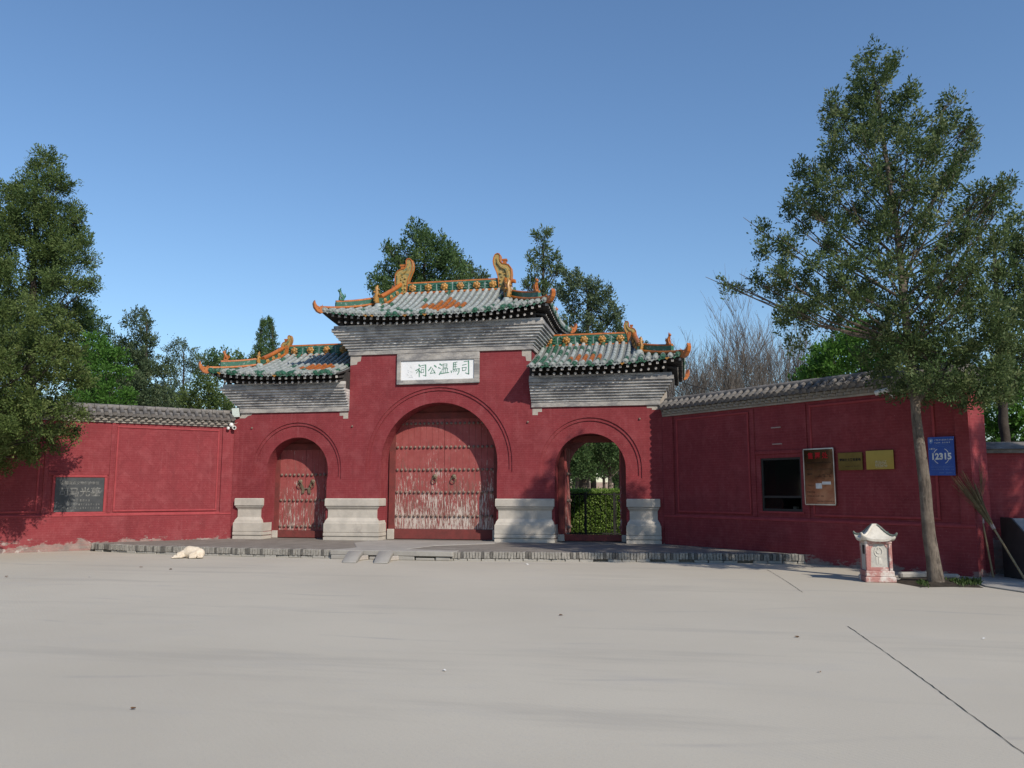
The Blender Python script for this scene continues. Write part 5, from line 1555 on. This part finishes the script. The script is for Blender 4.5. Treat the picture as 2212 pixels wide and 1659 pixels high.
# trees of the courtyard, seen through the right arch
BC = 'courtyard trees seen through the open arch'
for k, (u, yb, r0, lb) in enumerate(((1262, 13, .2, 'thick dark trunk left in the open arch, behind the hedge'), (1283, 17, .16, 'second dark trunk in the open arch, behind the hedge'), (1318, 15, .13, 'pale trunk right of centre in the open arch'),
                                     (1304, 19, .1, 'thin trunk left of the pale one in the open arch'), (1338, 22, .13, 'dark short-looking trunk at the right in the open arch'), (1243, 16, .14, 'pale thin trunk at the left side of the open arch'))):
    b = at(u, 1100, yb); b = (b.x, yb, 0)
    q = random.Random(80 + k)
    lb3 = [(q.uniform(-1.5, 1.5), q.uniform(2.5 + .1 * k, 5.8), q.uniform(.55, .95)) for _ in range(17)] + [(q.uniform(-1, 1), 2.6 + .1 * k, .5), (q.uniform(-1, 1), 2.9 + .1 * k, .6)]
    tree('courtyard_tree', lb, b, lb3, M_LCYP, M_BARK if k == 2 or k == 5 else M_BARKD, r0, .5, .13, 80 + k, [(0, 0, 0), (.05 * (k - 2), 0, 3), (0, 0, 6)], group=BC, clump=(.22, .4), depth=.8)

for k, (u, lb) in enumerate(((1240, 'left of the three far dark trees closing the view through the open arch'), (1285, 'middle one of the three far dark trees closing the view through the open arch'), (1330, 'right of the three far dark trees closing the view through the open arch'))):
    b = at(u, 1100, 34); b = (b.x, 34, 0); q = random.Random(120 + k)
    tree('courtyard_tree', lb, b, [(q.uniform(-2, 2), q.uniform(1.9, 7), q.uniform(.8, 1.3)) for _ in range(20)], M_LCYP, M_BARKD, .16, .7, .18, 120 + k, [(0, 0, 0), (0, 0, 3), (0, 0, 7)], group=BC, clump=(.25, .45), depth=.7)

# bare trees
def bare_tree(label, base, h, seed, spread=.5):
    e = empty('bare_tree', base, 0, label, 'tree', 'bare trees behind the right wall')
    q = random.Random(seed); t = MB(); tw = MB(); cnt = [0]
    def grow(p, d, L, r, lev):
        P = [p]; R_ = [r]
        k = 4 if lev < 3 else 3
        for i in range(k):
            d = (d + Vector((q.uniform(-1, 1), q.uniform(-1, 1), q.uniform(-.2, .6))) * .13).normalized()
            P.append(P[-1] + d * L / k); R_.append(r * (1 - .5 * (i + 1) / k))
        (t if lev < 2 else tw).tube(P, R_, 6 if lev < 2 else 3, lev < 2)
        cnt[0] += 1
        if lev >= 5 or cnt[0] > 2600: return
        nb = {0: 6, 1: 5, 2: 4, 3: 4, 4: 3}[lev]
        for i in range(nb):
            j = q.randint(1, k) if lev else q.randint(2, k)
            a = q.uniform(0, 6.28); s = spread * q.uniform(.5, 1.2)
            nd = (d + Vector((math.cos(a) * s, math.sin(a) * s, .25))).normalized()
            grow(P[j], nd, L * q.uniform(.55, .8), max(.009, R_[j] * q.uniform(.5, .68)), lev + 1)
    grow(Vector((0, 0, 0)), Vector((0, 0, 1)), h * .42, .15, 0)
    t.build('trunk', M_TWIG, e, smooth=True)
    tw.build('crown', M_TWIG, e)
for k, (u, yb, h, lb) in enumerate(((1478, 20, 8.4, 'leftmost bare tree, next to the right roof corner'), (1535, 23, 9.6, 'second bare tree from the right roof'), (1585, 18, 9.4, 'middle bare tree over the right wall'),
                                    (1632, 21, 10.0, 'fourth bare tree from the right roof'), (1680, 17, 8.8, 'bare tree nearest to the leaning juniper'), (1560, 30, 10.5, 'farthest bare tree, behind the middle one'), (1655, 30, 11, 'far bare tree behind the one next to the juniper'))):
    b = at(u, 1090, yb)
    bare_tree(lb, (b.x, yb, 0), h, 90 + k)

# clipped hedge and iron railing in the courtyard
hd = empty('hedge', (4.2, 7.2, 0), 0, 'clipped glossy green hedge seen through the open right arch', 'hedge')
g = np.random.default_rng(5)
n = 26000
pos = np.stack([g.uniform(-3.2, 3.2, n), np.where(g.random(n) < .7, g.normal(-.62, .06, n), g.uniform(-.6, .6, n)), g.uniform(.08, 1.68, n)], 1)
topm = g.random(n) < .25; pos[topm, 2] = g.normal(1.68, .04, topm.sum()); pos[topm, 1] = g.uniform(-.65, .6, topm.sum())
D = g.normal(size=(n, 3)) + np.array((0, -.4, .6)); D /= np.linalg.norm(D, axis=1)[:, None]
W = np.cross(D, g.normal(size=(n, 3))); W /= np.linalg.norm(W, axis=1)[:, None]
L = g.uniform(.045, .085, n)[:, None]
V = np.stack([pos - D * L * .5, pos + W * L * .3, pos + D * L * .5, pos - W * L * .3], 1).reshape(-1, 3)
inst('foliage', leaf_mesh('foliage', V, np.repeat(np.clip(g.normal(.45, .22, n), 0, 1), 4), M_LHEDGE), hd)
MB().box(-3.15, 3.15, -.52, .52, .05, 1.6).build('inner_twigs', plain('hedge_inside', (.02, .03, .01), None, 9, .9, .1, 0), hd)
rl = empty('iron_railing', (4.4, 5.2, 0), 0, 'dark iron railing in front of the hedge behind the open arch', 'railing')
MB().box(-2.2, 2.2, -.018, .018, 1.53, 1.57).build('rail', M_IRON, rl)
MB().box(-2.2, 2.2, -.018, .018, .2, .24).build('rail', M_IRON, rl)
for x in (-2.2, -.62, .38, 2.2): MB().box(x - .04, x + .04, -.04, .04, 0, 1.62).build('post', M_IRON, rl)
BAR = MB().tube([(0, 0, .22), (0, 0, 1.55)], .009, 5).mesh('bar', M_IRON)
for i in range(24):
    inst('bar', BAR, rl, Matrix.Translation((-2.1 + i * .182, 0, 0)))
# far courtyard wall and terrace
tag(MB().box(-30, 40, 46, 46.4, 0, 2.4).build('courtyard_wall', plain('faded_pink_wall', (.36, .25, .21), (.42, .34, .28), 2, .9, .2, .2)), 'far faded pink wall behind the courtyard trees', 'wall')
tag(MB().box(-30, 40, 38, 45.9, 0, .55).build('terrace', plain('pale_terrace_stone', (.42, .38, .32), (.36, .33, .28), 1, .9, .2, .2)), kind='structure')

# ------------------------------------------------------------------ right edge: low wall, black bin, brooms, soil bed
lw_ = empty('low_wall', (12.95, -5.35, 0), R(4), 'low weathered brick wall at the right edge beyond the wing wall', 'wall')
MB().box(-.2, 14, 0, .4, 0, 2.42).build('wall_body', red_wall('old_red_brick', .75), lw_)
MB().box(-.2, 14, -.08, .48, 2.42, 2.5).build('cap_course', M_COPE, lw_, bevel=.008)
MB().prism([(-.14, 2.5), (.54, 2.5), (.2, 2.66)], -.2, 14, 'x').build('coping', M_COPE, lw_)

bk = empty('metal_bin', (13.62, -6.15, 0), YAW + R(6), 'dark metal bin with sloping grey lid at the right edge', 'bin')
M_BKD = plain('dark_metal_side', (.02, .02, .022), (.03, .03, .03), 6, .5, .4, .1)
M_BKG = plain('scuffed_grey_metal', (.2, .215, .22), (.13, .14, .15), 5, .45, .5, .15, ((.07, .08, .09), .6))
def slab_side(x, nm):
    MB().prism([(-.42, 0), (.42, 0), (.42, 1.16), (.12, 1.16), (-.42, .72)], x - .02, x + .02, 'x').build(nm, M_BKD, bk, bevel=.006)
for x in (-.38, .2, .8): slab_side(x, 'side_panel')
for xa, xb in ((-.36, .18), (.22, .78)):
    MB().box(xa, xb, -.40, -.37, .12, .66).build('front_panel', M_BKG, bk, bevel=.006)
    MB().prism([(-.43, .7), (-.4, .68), (.14, 1.12), (.12, 1.15)], xa + .002, xb - .002, 'x').build('lid', M_BKG, bk, bevel=.004)
    MB().box(xa, xb, .36, .4, .05, 1.12).build('back_panel', M_BKD, bk)
    MB().box(xa + .02, xb - .02, -.415, -.4, .64, .665).build('handle', M_STEEL, bk)

M_CANE = plain('bamboo', (.3, .23, .13), (.2, .15, .085), 7, .7, .3, .3)
M_BRIS = plain('broom_twigs', (.2, .15, .08), (.12, .09, .05), 9, .9, .1, 0)
def broom(label, foot, top, seed):
    e = empty('twig_broom', foot, 0, label, 'broom', 'brooms leaning at the corner')
    a, b = Vector((0, 0, 0)), Vector(top) - Vector(foot)
    q = random.Random(seed); d = b.normalized(); L = b.length
    k = [a + d * L * .56 * t for t in (0, .2, .4, .6, .8, 1)]
    MB().tube(k, [.021, .02, .021, .019, .02, .018], 8).build('handle', M_CANE, e, smooth=True)
    m = MB(); x = d.orthogonal().normalized(); y = d.cross(x)
    for i in range(170):
        th = q.uniform(0, 6.28); rr_ = q.uniform(.02, .3) * L * .36 * (1 if q.random() < .8 else 1.3)
        s = d * L * .5 + (x * math.cos(th) + y * math.sin(th)) * .02
        mid = d * L * q.uniform(.68, .76) + (x * math.cos(th) + y * math.sin(th)) * rr_ * .35
        en = d * L * q.uniform(.9, 1.08) + (x * math.cos(th) + y * math.sin(th)) * rr_ + Vector((0, 0, -.03))
        m.tube([s, mid, en], [.006, .0045, .002], 3, False)
    m.build('bristles', M_BRIS, e)
    MB().tube([d * L * .5, d * L * .56], [.034, .036], 8).build('binding', M_CABLE, e)
p1 = at(2146, 1243, -6.0); p1.z = 0
broom('twig broom standing more upright at the wall corner', p1, at(2100, 1015, -5.75), 1)
p2 = at(2217, 1240, -6.75); p2.z = 0
broom('twig broom leaning across from the right edge', p2, at(2082, 1035, -5.9), 2)

# soil bed round the tree with a worn kerb
sb = MB()
pts = [at(1925, 1256, 0), ]
def gpt(u, v, z=0):
    p = at(u, v, 10.); d = p - CAM; t = (z - CAM.z) / d.z; return CAM + d * t
poly = [gpt(*p) for p in ((1930, 1258), (1990, 1269), (2060, 1268), (2125, 1270), (2095, 1258), (2060, 1250), (2010, 1247), (1950, 1249))]
K = len(poly); c = sum(poly, Vector()) / K
vs = [tuple(p + Vector((0, 0, .005))) for p in poly] + [tuple(c.lerp(p, .6) + Vector((0, 0, .03))) for p in poly] + [tuple(c + Vector((0, 0, .045)))]
fs = [(i, (i + 1) % K, K + (i + 1) % K, K + i) for i in range(K)] + [(K + i, K + (i + 1) % K, 2 * K) for i in range(K)]
sb.add(vs, fs)
tag(sb.build('soil_bed', M_SOIL, smooth=True), kind='structure')
g = np.random.default_rng(9); n = 900
cc = np.array([list(gpt(u, v)) for u, v in zip(g.uniform(1985, 2120, n), g.normal(1262, 3, n))])
keep = (abs(cc[:, 0] - JB[0]) > .25); cc = cc[keep]; n = len(cc)
D = g.normal(size=(n, 3)) * .5 + np.array((0, 0, 1.)); D /= np.linalg.norm(D, axis=1)[:, None]
W = np.cross(D, g.normal(size=(n, 3))); W /= np.linalg.norm(W, axis=1)[:, None]
Lh = g.uniform(.04, .11, n)[:, None]; cc[:, 2] = .015
V = np.stack([cc, cc + D * Lh * .5 + W * Lh * .16, cc + D * Lh, cc + D * Lh * .5 - W * Lh * .16], 1).reshape(-1, 3)
tag(inst('weeds', leaf_mesh('weeds', V, np.repeat(np.clip(g.normal(.4, .2, n), 0, 1), 4), M_WEED)), 'low weeds on the soil round the leaning tree', 'weeds', kind='stuff')
for k, (u, v, a, L_, z) in enumerate(((1975, 1249, .15, .62, .12), (2040, 1250, -.05, .55, .09))):
    p = gpt(u, v)
    o = MB().box(-L_ / 2, L_ / 2, -.07, .07, 0, z).build('kerb_stone', M_SLAB, bevel=.03)
    o.location = p; o.rotation_euler = (0, 0, YAW + a)
    tag(o, ('long pale kerb stone between litter bin and tree trunk' if k == 0 else 'short kerb stone just behind the leaning trunk'), 'kerb stone', 'kerb stones of the soil bed')
pave = MB()
pp = [gpt(*p) for p in ((2070, 1247), (2128, 1268), (2240, 1285), (2290, 1262), (2260, 1236), (2110, 1236))]
pave.prism([(p.x, p.y) for p in pp], .0, .025, 'z')
tag(pave.build('pavement', M_SLAB, bevel=.008), kind='structure')

# ------------------------------------------------------------------ overhead cables and scattered litter
def cable(label, a, b, sag, r=.012):
    P = [Vector(a).lerp(Vector(b), i / 14) + Vector((0, 0, -sag * 4 * (i / 14) * (1 - i / 14))) for i in range(15)]
    tag(MB().tube(P, r, 5).build('overhead_cable', M_IRON), label, 'cable', 'cables behind the right roof')
cable('upper dark cable running from the right roof to the wall coping', (6.9, 2.6, 5.15), at(1640, 858, 1.0), .1)
cable('lower dark cable dropping behind the right wall', (6.9, 2.7, 4.85), at(1530, 884, 2.5), .05)
cable('short cable from the roof corner down to the coping', (6.8, 2.0, 4.75), at(1482, 880, .8), .04)
t_ = 'bits of litter on the plaza'
def scrap(label, u, v, s, mat, seed, cat='litter'):
    p = gpt(u, v); q = random.Random(seed); m = MB()
    K = 7
    vs = [(math.cos(6.28 * i / K) * s * q.uniform(.6, 1.2), math.sin(6.28 * i / K) * s * q.uniform(.5, 1), q.uniform(.004, .004 + s * .7)) for i in range(K)] + [(0, 0, s * .45 + .006)]
    m.add(vs, [(i, (i + 1) % K, K) for i in range(K)] + [tuple(range(K - 1, -1, -1))])
    o = m.build('paper_scrap' if mat is M_PAPER else 'dead_leaf', mat); o.location = p
    tag(o, label, cat, t_)
scrap('crumpled white paper at the foot of the platform', 1058, 1211, .06, M_PAPER, 1)
scrap('smaller white paper scrap right of the crumpled one by the platform', 1138, 1220, .04, M_PAPER, 2)
scrap('white paper scrap on the left part of the plaza', 194, 1247, .035, M_PAPER, 3)
scrap('white paper scrap in the middle foreground of the plaza', 960, 1450, .025, M_PAPER, 4)
scrap('white scrap at the right side of the plaza', 2125, 1381, .02, M_PAPER, 5)
scrap('left one of two brown leaves on the plaza below the dog', 305, 1227, .045, M_LEAFD, 6, 'leaf')
scrap('right one of two brown leaves on the plaza below the dog', 369, 1231, .04, M_LEAFD, 7, 'leaf')
scrap('brown leaf on the plaza in front of the middle door', 1212, 1330, .035, M_LEAFD, 8, 'leaf')
scrap('dark leaf near the crack on the right of the plaza', 1722, 1377, .03, M_LEAFD, 9, 'leaf')
scrap('brown leaf in the left foreground', 288, 1533, .022, M_LEAFD, 10, 'leaf')
scrap('dark speck of a leaf near the long crack', 1770, 1453, .018, M_LEAFD, 11, 'leaf')
scrap('orange brown leaf at the left edge of the plaza', 14, 1247, .045, M_LEAFD, 12, 'leaf')
